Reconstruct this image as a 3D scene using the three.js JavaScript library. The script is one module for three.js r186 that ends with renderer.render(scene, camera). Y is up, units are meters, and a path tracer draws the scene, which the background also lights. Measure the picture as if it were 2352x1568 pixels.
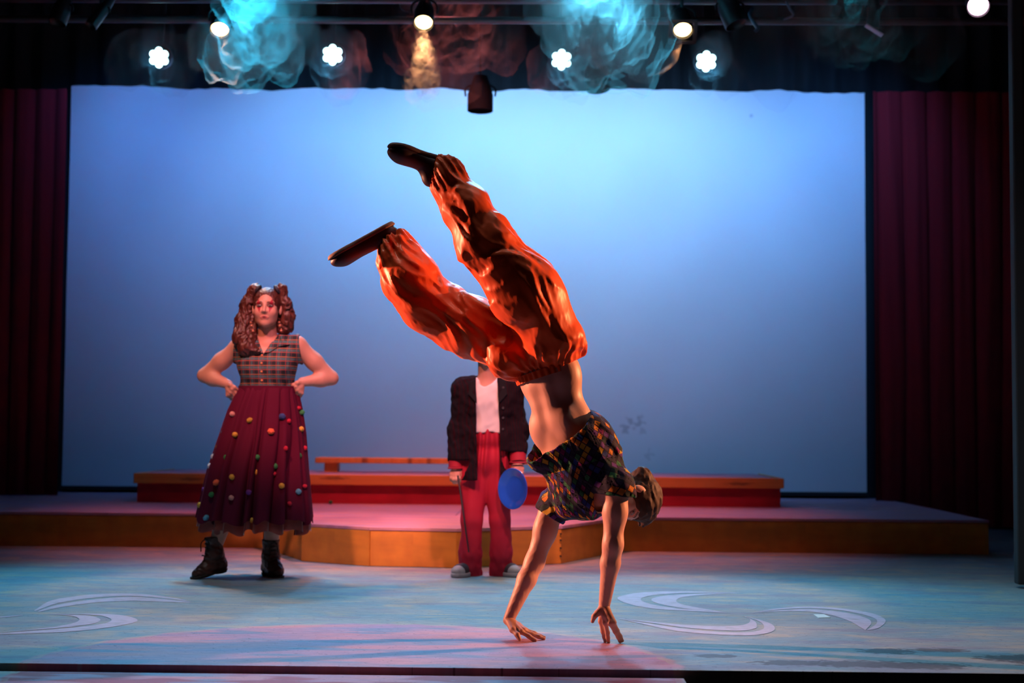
import * as THREE from 'three';
import { mergeGeometries, toCreasedNormals } from 'three/addons/utils/BufferGeometryUtils.js';
import { RoundedBoxGeometry } from 'three/addons/geometries/RoundedBoxGeometry.js';
import { createNoise2D, createNoise3D } from 'simplex-noise';

// ---------- camera, exposure, haze, light ----------
const scene = new THREE.Scene();
scene.background = new THREE.Color(0, 0, 0);
const camera = new THREE.PerspectiveCamera(2 * Math.atan(784 / 3450) * 180 / Math.PI, 1.5, 0.1, 60);
camera.rotation.order = 'YXZ';
camera.position.set(0, 0.8635, 0);
camera.rotation.set(3.25 * Math.PI / 180, 1.0 * Math.PI / 180, 0.44 * Math.PI / 180);
camera.focus = 6.2;
camera.userData.fStop = 2.4;
scene.add(camera);
const renderer = new THREE.WebGLRenderer();
renderer.toneMapping = THREE.LinearToneMapping;
renderer.toneMappingExposure = 1.0;
renderer.shadowMap.enabled = true;

function spot(name, p, to, color, intensity, deg, pen = 0.3, radius = 3) {
  const l = new THREE.SpotLight(new THREE.Color().setRGB(...color), intensity, 0, deg * Math.PI / 180, pen, 2);
  l.name = name; l.position.set(...p); l.target.position.set(...to); l.castShadow = true; l.shadow.radius = radius;
  scene.add(l, l.target);
  return l;
}
// [name, position, aim, colour, candela, half-angle, penumbra, radius in 2 cm]; the fixture round each one is built below
const RIG = {
  cyc: [-3.7, -2.0, -0.5, 1.0, 2.6].map((x, i) => [[x, 4.62, -11.7], [x * 0.95, 3.0, -13.6], [[0.08, 0.3, 1], [0.14, 0.42, 1], [0.22, 0.52, 1], [0.22, 0.51, 1], [0.12, 0.38, 1]][i], [13, 23, 31, 30, 22][i], 42, 0.8]),
  led: [[-2.812,3.563,-10.9], [-1.528,3.587,-10.9], [0.158,3.557,-10.9], [1.218,3.548,-10.9]],
  warm: [[-2.083,3.426,-9.6], [-0.757,3.476,-9.6], [0.921,3.432,-9.6]],
};
RIG.cyc.forEach((a, i) => spot('cyc_light', a[0], a[1], a[2], a[3], a[4], a[5], 6));
RIG.led.forEach((p, i) => spot('led_light', [p[0], p[1] - 0.02, p[2] + 0.12], [p[0] * 0.75 - 0.2, 0, -7.0], [0.1, 0.55, 1], 16, 26, 0.6, 4));
RIG.warm.forEach((p, i) => spot('warm_light', [p[0], p[1] - 0.05, p[2] + 0.03], [[-1.5, 0, -8.0], [-0.76, 0, -9.2], [0.5, 0, -7.8]][i], [1, 0.42, 0.16], [18, 14, 18][i], [20, 17, 20][i], 0.25, 3));
spot('beam_light', [-1.862,3.829,-9.6], [-1.9, 0, -7.4], [0.03, 0.5, 0.82], 54, 36, 0.7, 4);
spot('beam_light', [0.305,3.834,-9.6], [1.2, 0, -6.3], [0.09, 0.56, 0.86], 84, 36, 0.7, 4);
spot('beam_light', [1.938,3.838,-9.6], [2.6, 0, -7.6], [0.02, 0.42, 0.6], 5, 34, 0.7, 4);
spot('top_light', [-0.7, 4.4, -10.4], [-0.7, 0, -10.9], [1, 0.2, 0.2], 64, 38, 0.5, 5);
spot('wash_light', [-1.6, 5.9, -6.6], [-1.3, 0, -7.2], [0.84, 0.8, 0.82], 22, 30, 0.7, 6);
spot('wash_light', [1.3, 5.9, -6.6], [1.1, 0, -7.2], [0.84, 0.8, 0.82], 22, 30, 0.7, 6);
spot('boom_light', [-4.3, 1.7, -7.4], [0, 1.0, -6.2], [1, 0.36, 0.22], 195, 14, 0.4, 4);
spot('boom_light', [4.2, 1.9, -7.4], [0.1, 1.0, -6.2], [1, 0.36, 0.16], 150, 14, 0.4, 4);
for (const [x, to] of [[-2.6, -1.4], [-1.3, -0.35], [-0.1, -1.25], [1.1, -0.25]]) spot('front_light', [x, 6.0, -3.0], [to, 0.86, -9.0], x < to ? [1, 0.32, 0.2] : [1, 0.3, 0.4], 150, 4.9, 0.12, 8);

// ---------- helpers ----------
const n2 = createNoise2D(rng(11)), n3 = createNoise3D(rng(23));
function rng(s) { return () => { s = (s + 0x6d2b79f5) | 0; let t = Math.imul(s ^ (s >>> 15), 1 | s); t = (t + Math.imul(t ^ (t >>> 7), 61 | t)) ^ t; return ((t ^ (t >>> 14)) >>> 0) / 4294967296; }; }
const { PI, sin, cos, abs, min, max, sqrt, hypot } = Math;
const clamp = (x, a = 0, b = 1) => (x < a ? a : x > b ? b : x), mix = (a, b, t) => a + (b - a) * t, ss = (a, b, x) => { const t = clamp((x - a) / (b - a)); return t * t * (3 - 2 * t); };
const add = (a, b) => [a[0] + b[0], a[1] + b[1], a[2] + b[2]], sub = (a, b) => [a[0] - b[0], a[1] - b[1], a[2] - b[2]], mul = (a, k) => [a[0] * k, a[1] * k, a[2] * k], dot = (a, b) => a[0] * b[0] + a[1] * b[1] + a[2] * b[2];
const cross = (a, b) => [a[1] * b[2] - a[2] * b[1], a[2] * b[0] - a[0] * b[2], a[0] * b[1] - a[1] * b[0]], norm = (a) => mul(a, 1 / hypot(...a)), lerp3 = (a, b, t) => [mix(a[0], b[0], t), mix(a[1], b[1], t), mix(a[2], b[2], t)];
const fbm2 = (x, y, o = 4) => { let s = 0, a = 0.5; for (let i = 0; i < o; i++) { s += a * n2(x, y); x = x * 2.03 + 7.1; y = y * 2.03 + 3.7; a *= 0.5; } return s; };
const names = {};
const numbered = (n) => { const k = names[n] = (names[n] ?? -1) + 1; return k ? n + '_' + String(k).padStart(3, '0') : n; };
function mesh(name, geo, mat, parent = scene) {
  const m = new THREE.Mesh(geo, mat);
  m.name = parent === scene ? numbered(name) : name; m.castShadow = m.receiveShadow = true; parent.add(m);
  return m;
}
function tag(o, label, category, group, kind) { if (label) o.userData.label = label; if (category) o.userData.category = category; if (group) o.userData.group = group; if (kind) o.userData.kind = kind; return o; }
function thing(name, label, category, p = [0, 0, 0], group) { const g = new THREE.Group(); g.name = numbered(name); g.position.set(...p); scene.add(g); return tag(g, label, category, group); }
const std = (c, roughness = 0.7, o = {}) => new THREE.MeshStandardMaterial({ color: new THREE.Color().setRGB(...c), roughness, ...o });
const phy = (c, roughness = 0.7, o = {}) => new THREE.MeshPhysicalMaterial({ color: new THREE.Color().setRGB(...c), roughness, ...o });
const rel = (g, p) => g.translate(-p[0], -p[1], -p[2]);
function box(w, h, d, x = 0, y = 0, z = 0, r = 0.004) { return new RoundedBoxGeometry(w, h, d, 1, min(r, w / 3, h / 3, d / 3)).translate(x, y, z); }
function slab(lo, hi, r) { return box(hi[0] - lo[0], hi[1] - lo[1], hi[2] - lo[2], (lo[0] + hi[0]) / 2, (lo[1] + hi[1]) / 2, (lo[2] + hi[2]) / 2, r); }
function cyl(a, b, ra, rb = ra, n = 16) {
  const d = sub(b, a), g = new THREE.CylinderGeometry(rb, ra, hypot(...d), n);
  g.applyQuaternion(new THREE.Quaternion().setFromUnitVectors(new THREE.Vector3(0, 1, 0), new THREE.Vector3(...norm(d))));
  return g.translate((a[0] + b[0]) / 2, (a[1] + b[1]) / 2, (a[2] + b[2]) / 2);
}
function tube(pts, r, n = 24, k = 8) { return new THREE.TubeGeometry(new THREE.CatmullRomCurve3(pts.map((p) => new THREE.Vector3(...p))), n, r, k); }
function basis(up, fwd) { const y = norm(up), x = norm(cross(y, fwd)), z = cross(x, y); return [x, y, z]; }
function placed(g, origin, [x, y, z]) { return g.applyMatrix4(new THREE.Matrix4().set(x[0], y[0], z[0], origin[0], x[1], y[1], z[1], origin[1], x[2], y[2], z[2], origin[2], 0, 0, 0, 1)); }
function dataTex(w, h, f, srgb = false) {  // f(u, v) -> linear rgb
  const d = new Float32Array(w * h * 4);
  for (let j = 0, o = 0; j < h; j++) for (let i = 0; i < w; i++, o += 4) { const c = f((i + 0.5) / w, (j + 0.5) / h); d[o] = c[0]; d[o + 1] = c[1]; d[o + 2] = c[2]; d[o + 3] = 1; }
  const b = new Uint8Array(w * h * 4);
  for (let i = 0; i < d.length; i++) b[i] = i % 4 === 3 ? 255 : 255 * (srgb ? (d[i] <= 0.0031308 ? 12.92 * max(0, d[i]) : 1.055 * Math.pow(min(1, d[i]), 1 / 2.4) - 0.055) : clamp(d[i]));
  const t = new THREE.DataTexture(b, w, h);
  t.magFilter = THREE.LinearFilter; t.minFilter = THREE.LinearFilter; t.wrapS = t.wrapT = THREE.RepeatWrapping; if (srgb) t.colorSpace = THREE.SRGBColorSpace; t.needsUpdate = true;
  return t;
}
// ----- distance fields and a surface-net mesher for bodies and cloth -----
const field = (f, lo, hi) => { f.lo = lo; f.hi = hi; return f; };
function cap(a, b, ra, rb = ra) {
  const [ax, ay, az] = a, dx = b[0] - ax, dy = b[1] - ay, dz = b[2] - az, dd = dx * dx + dy * dy + dz * dz || 1e-9, r = max(ra, rb);
  return field((x, y, z) => { const px = x - ax, py = y - ay, pz = z - az, t = clamp((px * dx + py * dy + pz * dz) / dd), qx = px - dx * t, qy = py - dy * t, qz = pz - dz * t; return sqrt(qx * qx + qy * qy + qz * qz) - (ra + (rb - ra) * t); },
    [0, 1, 2].map((i) => min(a[i], b[i]) - r), [0, 1, 2].map((i) => max(a[i], b[i]) + r));
}
function chain(pts, rs, k = 0.02) { return U(k, ...pts.slice(1).map((p, i) => cap(pts[i], p, rs[i], rs[i + 1]))); }
function ell(c, r, B) {
  const [X, Y, Z] = B ?? [[1, 0, 0], [0, 1, 0], [0, 0, 1]], [a, b, d] = r, m = max(...r);
  return field((x, y, z) => {
    const px = x - c[0], py = y - c[1], pz = z - c[2], u = (px * X[0] + py * X[1] + pz * X[2]) / a, v = (px * Y[0] + py * Y[1] + pz * Y[2]) / b, w = (px * Z[0] + py * Z[1] + pz * Z[2]) / d;
    const k0 = sqrt(u * u + v * v + w * w), k1 = sqrt((u / a) ** 2 + (v / b) ** 2 + (w / d) ** 2);
    return k1 < 1e-9 ? -min(a, b, d) : k0 * (k0 - 1) / k1;
  }, c.map((q) => q - m), c.map((q) => q + m));
}
const sph = (c, r) => cap(c, c, r);
function U(k, ...fs) {
  const lo = [0, 1, 2].map((i) => min(...fs.map((f) => f.lo[i]))), hi = [0, 1, 2].map((i) => max(...fs.map((f) => f.hi[i])));
  return field((x, y, z) => { let d = fs[0](x, y, z); for (let i = 1; i < fs.length; i++) { const e = fs[i](x, y, z), h = k - abs(d - e); d = (d < e ? d : e) - (h > 0 ? h * h / (4 * k) : 0); } return d; }, lo, hi);
}
const cut = (f, g, k = 0.004) => field((x, y, z) => { const a = f(x, y, z), b = -g(x, y, z), h = k - abs(a - b); return (a > b ? a : b) + (h > 0 ? h * h / (4 * k) : 0); }, f.lo, f.hi);   // f without g
const disp = (f, g, a) => field((x, y, z) => { const d = f(x, y, z); return d > 0.06 || d < -0.06 ? d : d - g(x, y, z); }, f.lo.map((q) => q - a), f.hi.map((q) => q + a));
const half = (p, n) => { n = norm(n); const c = dot(p, n); return (x, y, z) => c - (x * n[0] + y * n[1] + z * n[2]); };  // inside where it points
const plane3 = (a, b, c, toward) => { let n = cross(sub(b, a), sub(c, a)); if (dot(n, sub(toward, a)) < 0) n = mul(n, -1); return half(a, n); };
const shell = (f, t) => field((x, y, z) => { const d = f(x, y, z); return max(d, -d - t); }, f.lo, f.hi);
function net(f, h, { color, uv, seam } = {}) {
  const lo = f.lo.map((q) => q - 2.5 * h), N = f.hi.map((q, i) => Math.ceil((q - lo[i]) / h) + 4), [nx, ny, nz] = N, v = new Float32Array(nx * ny * nz), S = 4, id = (i, j, k) => (k * ny + j) * nx + i;
  for (let k0 = 0; k0 < nz; k0 += S) for (let j0 = 0; j0 < ny; j0 += S) for (let i0 = 0; i0 < nx; i0 += S) {
    const m = f(lo[0] + (i0 + 1.5) * h, lo[1] + (j0 + 1.5) * h, lo[2] + (k0 + 1.5) * h), far = abs(m) > 5.2 * h + 0.02;
    for (let k = k0; k < min(k0 + S, nz); k++) for (let j = j0; j < min(j0 + S, ny); j++) for (let i = i0; i < min(i0 + S, nx); i++) v[id(i, j, k)] = far ? m : f(lo[0] + i * h, lo[1] + j * h, lo[2] + k * h);
  }
  const at = new Int32Array(nx * ny * nz).fill(-1), pos = [], idx = [], C = [[0, 0, 0], [1, 0, 0], [0, 1, 0], [1, 1, 0], [0, 0, 1], [1, 0, 1], [0, 1, 1], [1, 1, 1]], E = [[0, 1], [2, 3], [4, 5], [6, 7], [0, 2], [1, 3], [4, 6], [5, 7], [0, 4], [1, 5], [2, 6], [3, 7]], q = new Float32Array(8);
  for (let k = 0; k < nz - 1; k++) for (let j = 0; j < ny - 1; j++) for (let i = 0; i < nx - 1; i++) {
    let s = 0;
    for (let c = 0; c < 8; c++) { q[c] = v[id(i + C[c][0], j + C[c][1], k + C[c][2])]; if (q[c] < 0) s++; }
    if (s === 0 || s === 8) continue;
    let x = 0, y = 0, z = 0, n = 0;
    for (const [a, b] of E) if (q[a] < 0 !== q[b] < 0) { const t = q[a] / (q[a] - q[b]); x += mix(C[a][0], C[b][0], t); y += mix(C[a][1], C[b][1], t); z += mix(C[a][2], C[b][2], t); n++; }
    at[id(i, j, k)] = pos.length / 3; pos.push(lo[0] + (i + x / n) * h, lo[1] + (j + y / n) * h, lo[2] + (k + z / n) * h);
  }
  const quad = (a, b, c, d, flip) => { if (a < 0 || b < 0 || c < 0 || d < 0) return; flip ? idx.push(a, c, b, b, c, d) : idx.push(a, b, c, b, d, c); };
  for (let k = 1; k < nz - 1; k++) for (let j = 1; j < ny - 1; j++) for (let i = 1; i < nx - 1; i++) {
    const s = v[id(i, j, k)] < 0;
    if (s !== v[id(i + 1, j, k)] < 0) quad(at[id(i, j - 1, k - 1)], at[id(i, j, k - 1)], at[id(i, j - 1, k)], at[id(i, j, k)], !s);
    if (s !== v[id(i, j + 1, k)] < 0) quad(at[id(i - 1, j, k - 1)], at[id(i, j, k - 1)], at[id(i - 1, j, k)], at[id(i, j, k)], s);
    if (s !== v[id(i, j, k + 1)] < 0) quad(at[id(i - 1, j - 1, k)], at[id(i, j - 1, k)], at[id(i - 1, j, k)], at[id(i, j, k)], !s);
  }
  const g = new THREE.BufferGeometry(), n = pos.length / 3;
  g.setAttribute('position', new THREE.BufferAttribute(new Float32Array(pos), 3)); g.setIndex(idx); g.computeVertexNormals();
  const P = (i) => [pos[3 * i], pos[3 * i + 1], pos[3 * i + 2]];
  if (color) { const c = new Float32Array(n * 3); for (let i = 0; i < n; i++) c.set(color(...P(i)), 3 * i); g.setAttribute('color', new THREE.BufferAttribute(c, 3)); }
  if (!uv) return g;
  const t = []; for (let i = 0; i < n; i++) t.push(uv(...P(i)));
  if (seam) {   // the angle jumps by one turn at the back: those corners get vertices of their own
    const more = {}, nor = Array.from(g.attributes.normal.array), col = color && Array.from(g.attributes.color.array);
    for (let i = 0; i < idx.length; i += 3) { const top = max(t[idx[i]][0], t[idx[i + 1]][0], t[idx[i + 2]][0]); for (let c = 0; c < 3; c++) { const w = idx[i + c]; if (top - t[w][0] > seam / 2) { if (more[w] === undefined) { more[w] = t.length; pos.push(...P(w)); nor.push(...nor.slice(3 * w, 3 * w + 3)); if (col) col.push(...col.slice(3 * w, 3 * w + 3)); t.push([t[w][0] + seam, t[w][1]]); } idx[i + c] = more[w]; } } }
    g.setAttribute('position', new THREE.BufferAttribute(new Float32Array(pos), 3)); g.setAttribute('normal', new THREE.BufferAttribute(new Float32Array(nor), 3)); if (col) g.setAttribute('color', new THREE.BufferAttribute(new Float32Array(col), 3)); g.setIndex(idx);
  }
  g.setAttribute('uv', new THREE.BufferAttribute(new Float32Array(t.flat()), 2));
  return g;
}
function merged(...gs) {
  gs = gs.flat().map((g) => { g = g.index ? g.toNonIndexed() : g; for (const k of Object.keys(g.attributes)) if (!['position', 'normal', 'uv', 'color'].includes(k)) g.deleteAttribute(k); return g; });
  for (const k of ['uv', 'color']) if (!gs.every((g) => g.attributes[k])) gs.forEach((g) => g.deleteAttribute(k));
  return mergeGeometries(gs);
}
function grid(nu, nv, f, closed = false) {  // surface through f(u, v) -> [x, y, z, s?, t?]
  const pos = [], uv = [], idx = [];
  for (let j = 0; j <= nv; j++) for (let i = 0; i <= nu; i++) { const p = f(i / nu, j / nv); pos.push(p[0], p[1], p[2]); uv.push(p[3] ?? i / nu, p[4] ?? j / nv); }
  for (let j = 0; j < nv; j++) for (let i = 0; i < nu; i++) { const a = j * (nu + 1) + i, b = a + 1, c = a + nu + 1, d = c + 1; idx.push(a, b, c, b, d, c); }
  const g = new THREE.BufferGeometry();
  g.setAttribute('position', new THREE.Float32BufferAttribute(pos, 3)); g.setAttribute('uv', new THREE.Float32BufferAttribute(uv, 2)); g.setIndex(idx); g.computeVertexNormals();
  if (closed) { const n = g.attributes.normal; for (let j = 0; j <= nv; j++) { const a = j * (nu + 1), b = a + nu, m = norm([n.getX(a) + n.getX(b), n.getY(a) + n.getY(b), n.getZ(a) + n.getZ(b)]); n.setXYZ(a, ...m); n.setXYZ(b, ...m); } }
  return g;
}

// ---------- the stage: floor, walls, ceiling ----------
const C0 = [-0.67, -5.42], R0 = 1.2;   // the painted disc on the stage floor
const pal = (a, b, t) => lerp3(a, b, clamp(t));
const STAINS = [[1.22, -5.62, 0.26, 0.09], [1.42, -5.6, 0.2, 0.09], [1.37, -5.95, 0.12, 0.08], [1.58, -5.99, 0.13, 0.05], [1.84, -5.8, 0.18, 0.1], [0.95, -5.63, 0.16, 0.07], [1.95, -5.66, 0.18, 0.09], [0.68, -5.78, 0.1, 0.05]];
function paint(x, z) {
  const w = fbm2(x * 0.7 + 3, z * 1.5, 3), a = fbm2(x * 1.1 + w, z * 3.2 + 5, 4), b = fbm2(x * 2.3 + 9, z * 6.5 - 4 + w, 3), s = fbm2(x * 5, z * 34, 2), f = n2(x * 70, z * 120), g = fbm2(x * 13 + 40, z * 26, 2);
  let c = pal([0.30, 0.33, 0.32], [0.15, 0.29, 0.36], 0.42 + 1.0 * a);
  c = pal(c, [0.40, 0.37, 0.28], 0.9 * ss(0.05, 0.5, b));
  c = pal(c, [0.22, 0.22, 0.29], 0.7 * ss(0.1, 0.5, fbm2(x * 0.9 - 20, z * 2.6, 3)));
  c = mul(c, 1 + 0.16 * s + 0.05 * f + 0.16 * g);
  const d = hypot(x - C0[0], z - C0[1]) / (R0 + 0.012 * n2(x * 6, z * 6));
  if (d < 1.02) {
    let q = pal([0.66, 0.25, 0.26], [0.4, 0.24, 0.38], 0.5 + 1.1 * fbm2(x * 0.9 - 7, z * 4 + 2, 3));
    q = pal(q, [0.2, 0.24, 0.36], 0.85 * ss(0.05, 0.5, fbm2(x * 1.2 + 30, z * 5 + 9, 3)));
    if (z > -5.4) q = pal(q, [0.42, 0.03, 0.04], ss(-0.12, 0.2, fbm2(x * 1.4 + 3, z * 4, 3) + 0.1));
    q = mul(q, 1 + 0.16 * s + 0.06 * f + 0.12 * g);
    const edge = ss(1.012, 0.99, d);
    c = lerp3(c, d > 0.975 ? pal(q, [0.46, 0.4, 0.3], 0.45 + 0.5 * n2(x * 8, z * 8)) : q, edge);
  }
  for (const [sx, sz, rx, rz] of STAINS) { const e = hypot((x - sx) / rx, (z - sz) / rz) + 0.55 * fbm2(x * 14, z * 22, 3); if (e < 1) c = lerp3(c, [0.085, 0.06, 0.055], 0.85 * ss(1, 0.75, e)); }
  const chip = n2(x * 19 + 50, z * 30) + 0.5 * n2(x * 61, z * 90);
  if (chip > 1.04) c = mul(c, 0.35);
  const scuff = n2(x * 3.1, z * 22 + 80) * n2(x * 9 + 4, z * 60);
  if (scuff > 0.62) c = pal(c, [0.45, 0.5, 0.6], 0.5);
  return c;
}
const floorGloss = dataTex(256, 256, (u, v) => { const r = 0.5 + 0.12 * fbm2(u * 9, v * 9, 3); return [r, r, r]; });
function painted(name, lo, hi, w, h, parent) {
  const g = slab(lo, hi, 0.003), p = g.attributes.position, uv = g.attributes.uv, W = hi[0] - lo[0], D = hi[2] - lo[2];
  for (let i = 0; i < p.count; i++) uv.setXY(i, (p.getX(i) - lo[0]) / W, (p.getZ(i) - lo[2]) / D);
  const t = dataTex(w, h, (u, v) => paint(lo[0] + u * W, lo[2] + v * D), true), r = floorGloss;
  t.wrapS = t.wrapT = THREE.ClampToEdgeWrapping;
  return mesh(name, g, new THREE.MeshStandardMaterial({ map: t, roughness: 0.56 }), parent);
}
const blackPaint = std([0.012, 0.012, 0.014], 0.8), blackCloth = std([0.02, 0.021, 0.024], 0.95), darkMetal = std([0.02, 0.02, 0.022], 0.45, { metalness: 0.3 });
const structure = (o) => tag(o, null, null, null, 'structure');
const floor = structure(new THREE.Group()); floor.name = 'floor'; scene.add(floor);
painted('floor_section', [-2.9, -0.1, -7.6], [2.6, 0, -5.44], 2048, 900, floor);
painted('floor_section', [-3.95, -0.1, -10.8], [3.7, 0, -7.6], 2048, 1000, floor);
mesh('floor_section', merged(slab([-7, -0.1, -14.2], [-3.95, 0, -7.6]), slab([3.7, -0.1, -14.2], [6.2, 0, -7.6]), slab([-3.95, -0.1, -14.2], [3.7, -0.001, -10.8]), slab([-7, -0.1, -7.6], [-2.9, 0, -5.46]), slab([2.6, -0.1, -7.6], [6.2, 0, -5.46])), std([0.12, 0.14, 0.15], 0.6), floor);
mesh('stage_fascia', slab([-7, -1, -5.62], [6.2, -0.1, -5.5]), blackPaint, floor);
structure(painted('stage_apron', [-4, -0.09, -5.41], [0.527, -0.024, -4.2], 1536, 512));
structure(mesh('floor_hall', slab([-7, -1.15, -14.3], [6.2, -1, 3.2]), blackPaint));
structure(mesh('wall_left', slab([-7.2, -1.15, -14.3], [-7, 6.4, 3.2]), blackPaint));
structure(mesh('wall_right', slab([6.2, -1.15, -14.3], [6.4, 6.4, 3.2]), blackPaint));
structure(mesh('wall_back', slab([-7.2, -1.15, -14.5], [6.4, 6.4, -14.3]), blackPaint));
structure(mesh('wall_front', slab([-7.2, -1.15, 3.2], [6.4, 6.4, 3.4]), blackPaint));
structure(mesh('ceiling', slab([-7.2, 6.2, -14.5], [6.4, 6.4, 3.4]), blackPaint));
mesh('apron_leg', merged([[-3.6, -5.2], [0.4, -5.2], [-3.6, -4.4], [0.4, -4.4]].map(([x, z]) => slab([x - 0.04, -1, z - 0.04], [x + 0.04, -0.09, z + 0.04]))), blackPaint, scene.getObjectByName('stage_apron'));

// white crescents painted on the floor
const ribbon = (a, b, y) => { const n = 40, A = new THREE.CatmullRomCurve3(a.map((p) => new THREE.Vector3(p[0], y, p[1]))), B = new THREE.CatmullRomCurve3(b.map((p) => new THREE.Vector3(p[0], y, p[1]))); return grid(n, 3, (u, v) => { const p = A.getPoint(u).lerp(B.getPoint(u), v); return [p.x, p.y, p.z, p.x, p.z]; }); };
const swirlTex = dataTex(512, 512, (u, v) => { const k = 1 + 0.2 * fbm2(u * 10, v * 24, 3), w = ss(0.3, 0.62, fbm2(u * 6 + 3, v * 16, 4) + 0.1); return lerp3([0.5 * k, 0.48 * k, 0.6 * k], [0.3, 0.34, 0.38], w * 0.8); }, true);
const swirlPaint = new THREE.MeshStandardMaterial({ map: swirlTex, roughness: 0.5 });
const SWIRLS = [
  [[[-2.318,-6.952],[-2.358,-7.405],[-2.231,-7.627],[-2.068,-7.681],[-1.860,-7.561],[-1.651,-7.317]], [[-2.305,-6.936],[-2.292,-7.264],[-2.181,-7.495],[-2.037,-7.566],[-1.852,-7.485],[-1.680,-7.351]]],
  [[[-2.292,-6.921],[-2.270,-7.194],[-2.159,-7.422],[-2.026,-7.528],[-1.843,-7.448],[-1.676,-7.333]], [[-2.275,-6.906],[-2.223,-7.111],[-2.112,-7.297],[-1.981,-7.362],[-1.826,-7.339],[-1.693,-7.314]]],
  [[[-2.227,-6.830],[-2.083,-6.763],[-2.014,-6.646],[-2.006,-6.514],[-2.090,-6.340],[-2.240,-6.195]], [[-2.227,-6.830],[-2.021,-6.783],[-1.928,-6.668],[-1.914,-6.521],[-1.995,-6.388],[-2.240,-6.195]]],
  [[[-2.227,-6.830],[-1.987,-6.801],[-1.875,-6.657],[-1.873,-6.510],[-1.986,-6.361],[-2.230,-6.170]], [[-2.227,-6.830],[-1.918,-6.838],[-1.757,-6.651],[-1.767,-6.504],[-1.921,-6.272],[-2.221,-6.145]]],
  [[[-2.313,-6.784],[-2.361,-6.741],[-2.439,-6.689]], [[-2.307,-6.768],[-2.350,-6.711],[-2.423,-6.644]]],
  [[[1.077,-7.975],[0.755,-8.031],[0.567,-7.972],[0.443,-7.798],[0.410,-7.677],[0.445,-7.455],[0.558,-7.251],[0.756,-7.165],[0.893,-7.110]], [[1.077,-7.975],[0.793,-7.950],[0.626,-7.854],[0.545,-7.728],[0.524,-7.610],[0.552,-7.464],[0.626,-7.326],[0.762,-7.216],[0.893,-7.110]]],
  [[[1.077,-7.975],[0.812,-7.911],[0.668,-7.817],[0.591,-7.693],[0.578,-7.577],[0.605,-7.450],[0.669,-7.330],[0.781,-7.201],[0.893,-7.110]], [[1.077,-7.975],[0.876,-7.876],[0.753,-7.765],[0.708,-7.645],[0.698,-7.531],[0.720,-7.423],[0.773,-7.321],[0.843,-7.206],[0.893,-7.110]]],
  [[[0.367,-6.877],[0.475,-6.674],[0.608,-6.459],[0.781,-6.364],[0.908,-6.360],[0.996,-6.460],[1.036,-6.602],[1.035,-6.776],[0.967,-6.986]], [[0.367,-6.877],[0.497,-6.705],[0.634,-6.543],[0.791,-6.445],[0.903,-6.453],[0.971,-6.541],[0.997,-6.656],[1.000,-6.803],[0.967,-6.986]]],
  [[[0.367,-6.877],[0.499,-6.735],[0.639,-6.586],[0.798,-6.500],[0.891,-6.507],[0.949,-6.581],[0.969,-6.683],[0.980,-6.802],[0.963,-6.986]], [[0.367,-6.877],[0.502,-6.780],[0.647,-6.673],[0.796,-6.641],[0.884,-6.662],[0.931,-6.724],[0.955,-6.800],[0.968,-6.892],[0.957,-6.985]]],
  [[[1.006,-7.119],[1.170,-7.318],[1.331,-7.402],[1.468,-7.342],[1.575,-7.164],[1.592,-6.972],[1.562,-6.816],[1.467,-6.592],[1.423,-6.560]], [[1.006,-7.119],[1.162,-7.266],[1.319,-7.330],[1.443,-7.271],[1.522,-7.110],[1.548,-6.953],[1.521,-6.798],[1.458,-6.633],[1.423,-6.560]]],
  [[[1.006,-7.119],[1.180,-7.250],[1.312,-7.295],[1.422,-7.219],[1.495,-7.076],[1.513,-6.904],[1.484,-6.751],[1.449,-6.647],[1.419,-6.560]], [[1.006,-7.119],[1.172,-7.199],[1.294,-7.192],[1.365,-7.082],[1.404,-6.926],[1.416,-6.775],[1.416,-6.659],[1.417,-6.602],[1.417,-6.560]]],
];
for (const [a, b] of SWIRLS) mesh('painted_crescent', ribbon(a, b, 0.0015), swirlPaint, floor);
{ const q = [[1.292,-7.092],[1.343,-7.096],[1.352,-6.985],[1.292,-6.964]], s = new THREE.Shape(q.map(([x, z]) => new THREE.Vector2(x, -z)));
  tag(mesh('tape_strip', new THREE.ExtrudeGeometry(s, { depth: 0.002, bevelEnabled: false }).rotateX(-PI / 2), std([0.75, 0.95, 0.95], 0.4)), 'small piece of pale tape stuck inside a white crescent on the floor', 'tape'); }

// ---------- cloths: backdrop, screen, curtains ----------
tag(mesh('black_backdrop', grid(360, 4, (u, v) => { const x = mix(-6.9, 6.1, u); return [x, mix(0, 6.1, v), -14.02 + 0.05 * sin(x * 21 + 2 * n2(x, 3)) + 0.02 * n2(x * 9, v * 2)]; }), blackCloth), 'black pleated backdrop hanging behind and above the bright screen', 'backdrop');
const screenTop = (x) => 3.94 + 0.018 * n2(x * 1.3, 8) + 0.008 * n2(x * 5, 2) + 0.03 * Math.exp(-((x + 3.9) ** 2) * 2);
const screenTex = dataTex(1024, 512, (u, v) => {
  const x = mix(-4.31, 2.96, u), y = mix(0.3, 3.95, v); let k = 1 + 0.012 * fbm2(u * 20, v * 10, 3);
  const m = (px, py, r) => ss(r, r * 0.3, hypot(x - px, y - py) + r * 0.7 * n2(x * 14, y * 14));
  const scrawl = min(1, [[0.79, 0.86], [0.84, 0.92], [0.88, 0.9], [0.92, 0.92]].reduce((s, p) => s + m(...p, 0.05), 0)) + 0.5 * m(1.0, 0.62, 0.05) + 0.6 * m(0.95, 0.84, 0.035) + m(1.93, 3.72, 0.022);
  return mul([0.78, 0.8, 0.82], k * (1 - 0.3 * min(1, scrawl)));
}, true);
screenTex.wrapS = screenTex.wrapT = THREE.ClampToEdgeWrapping;
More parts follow.
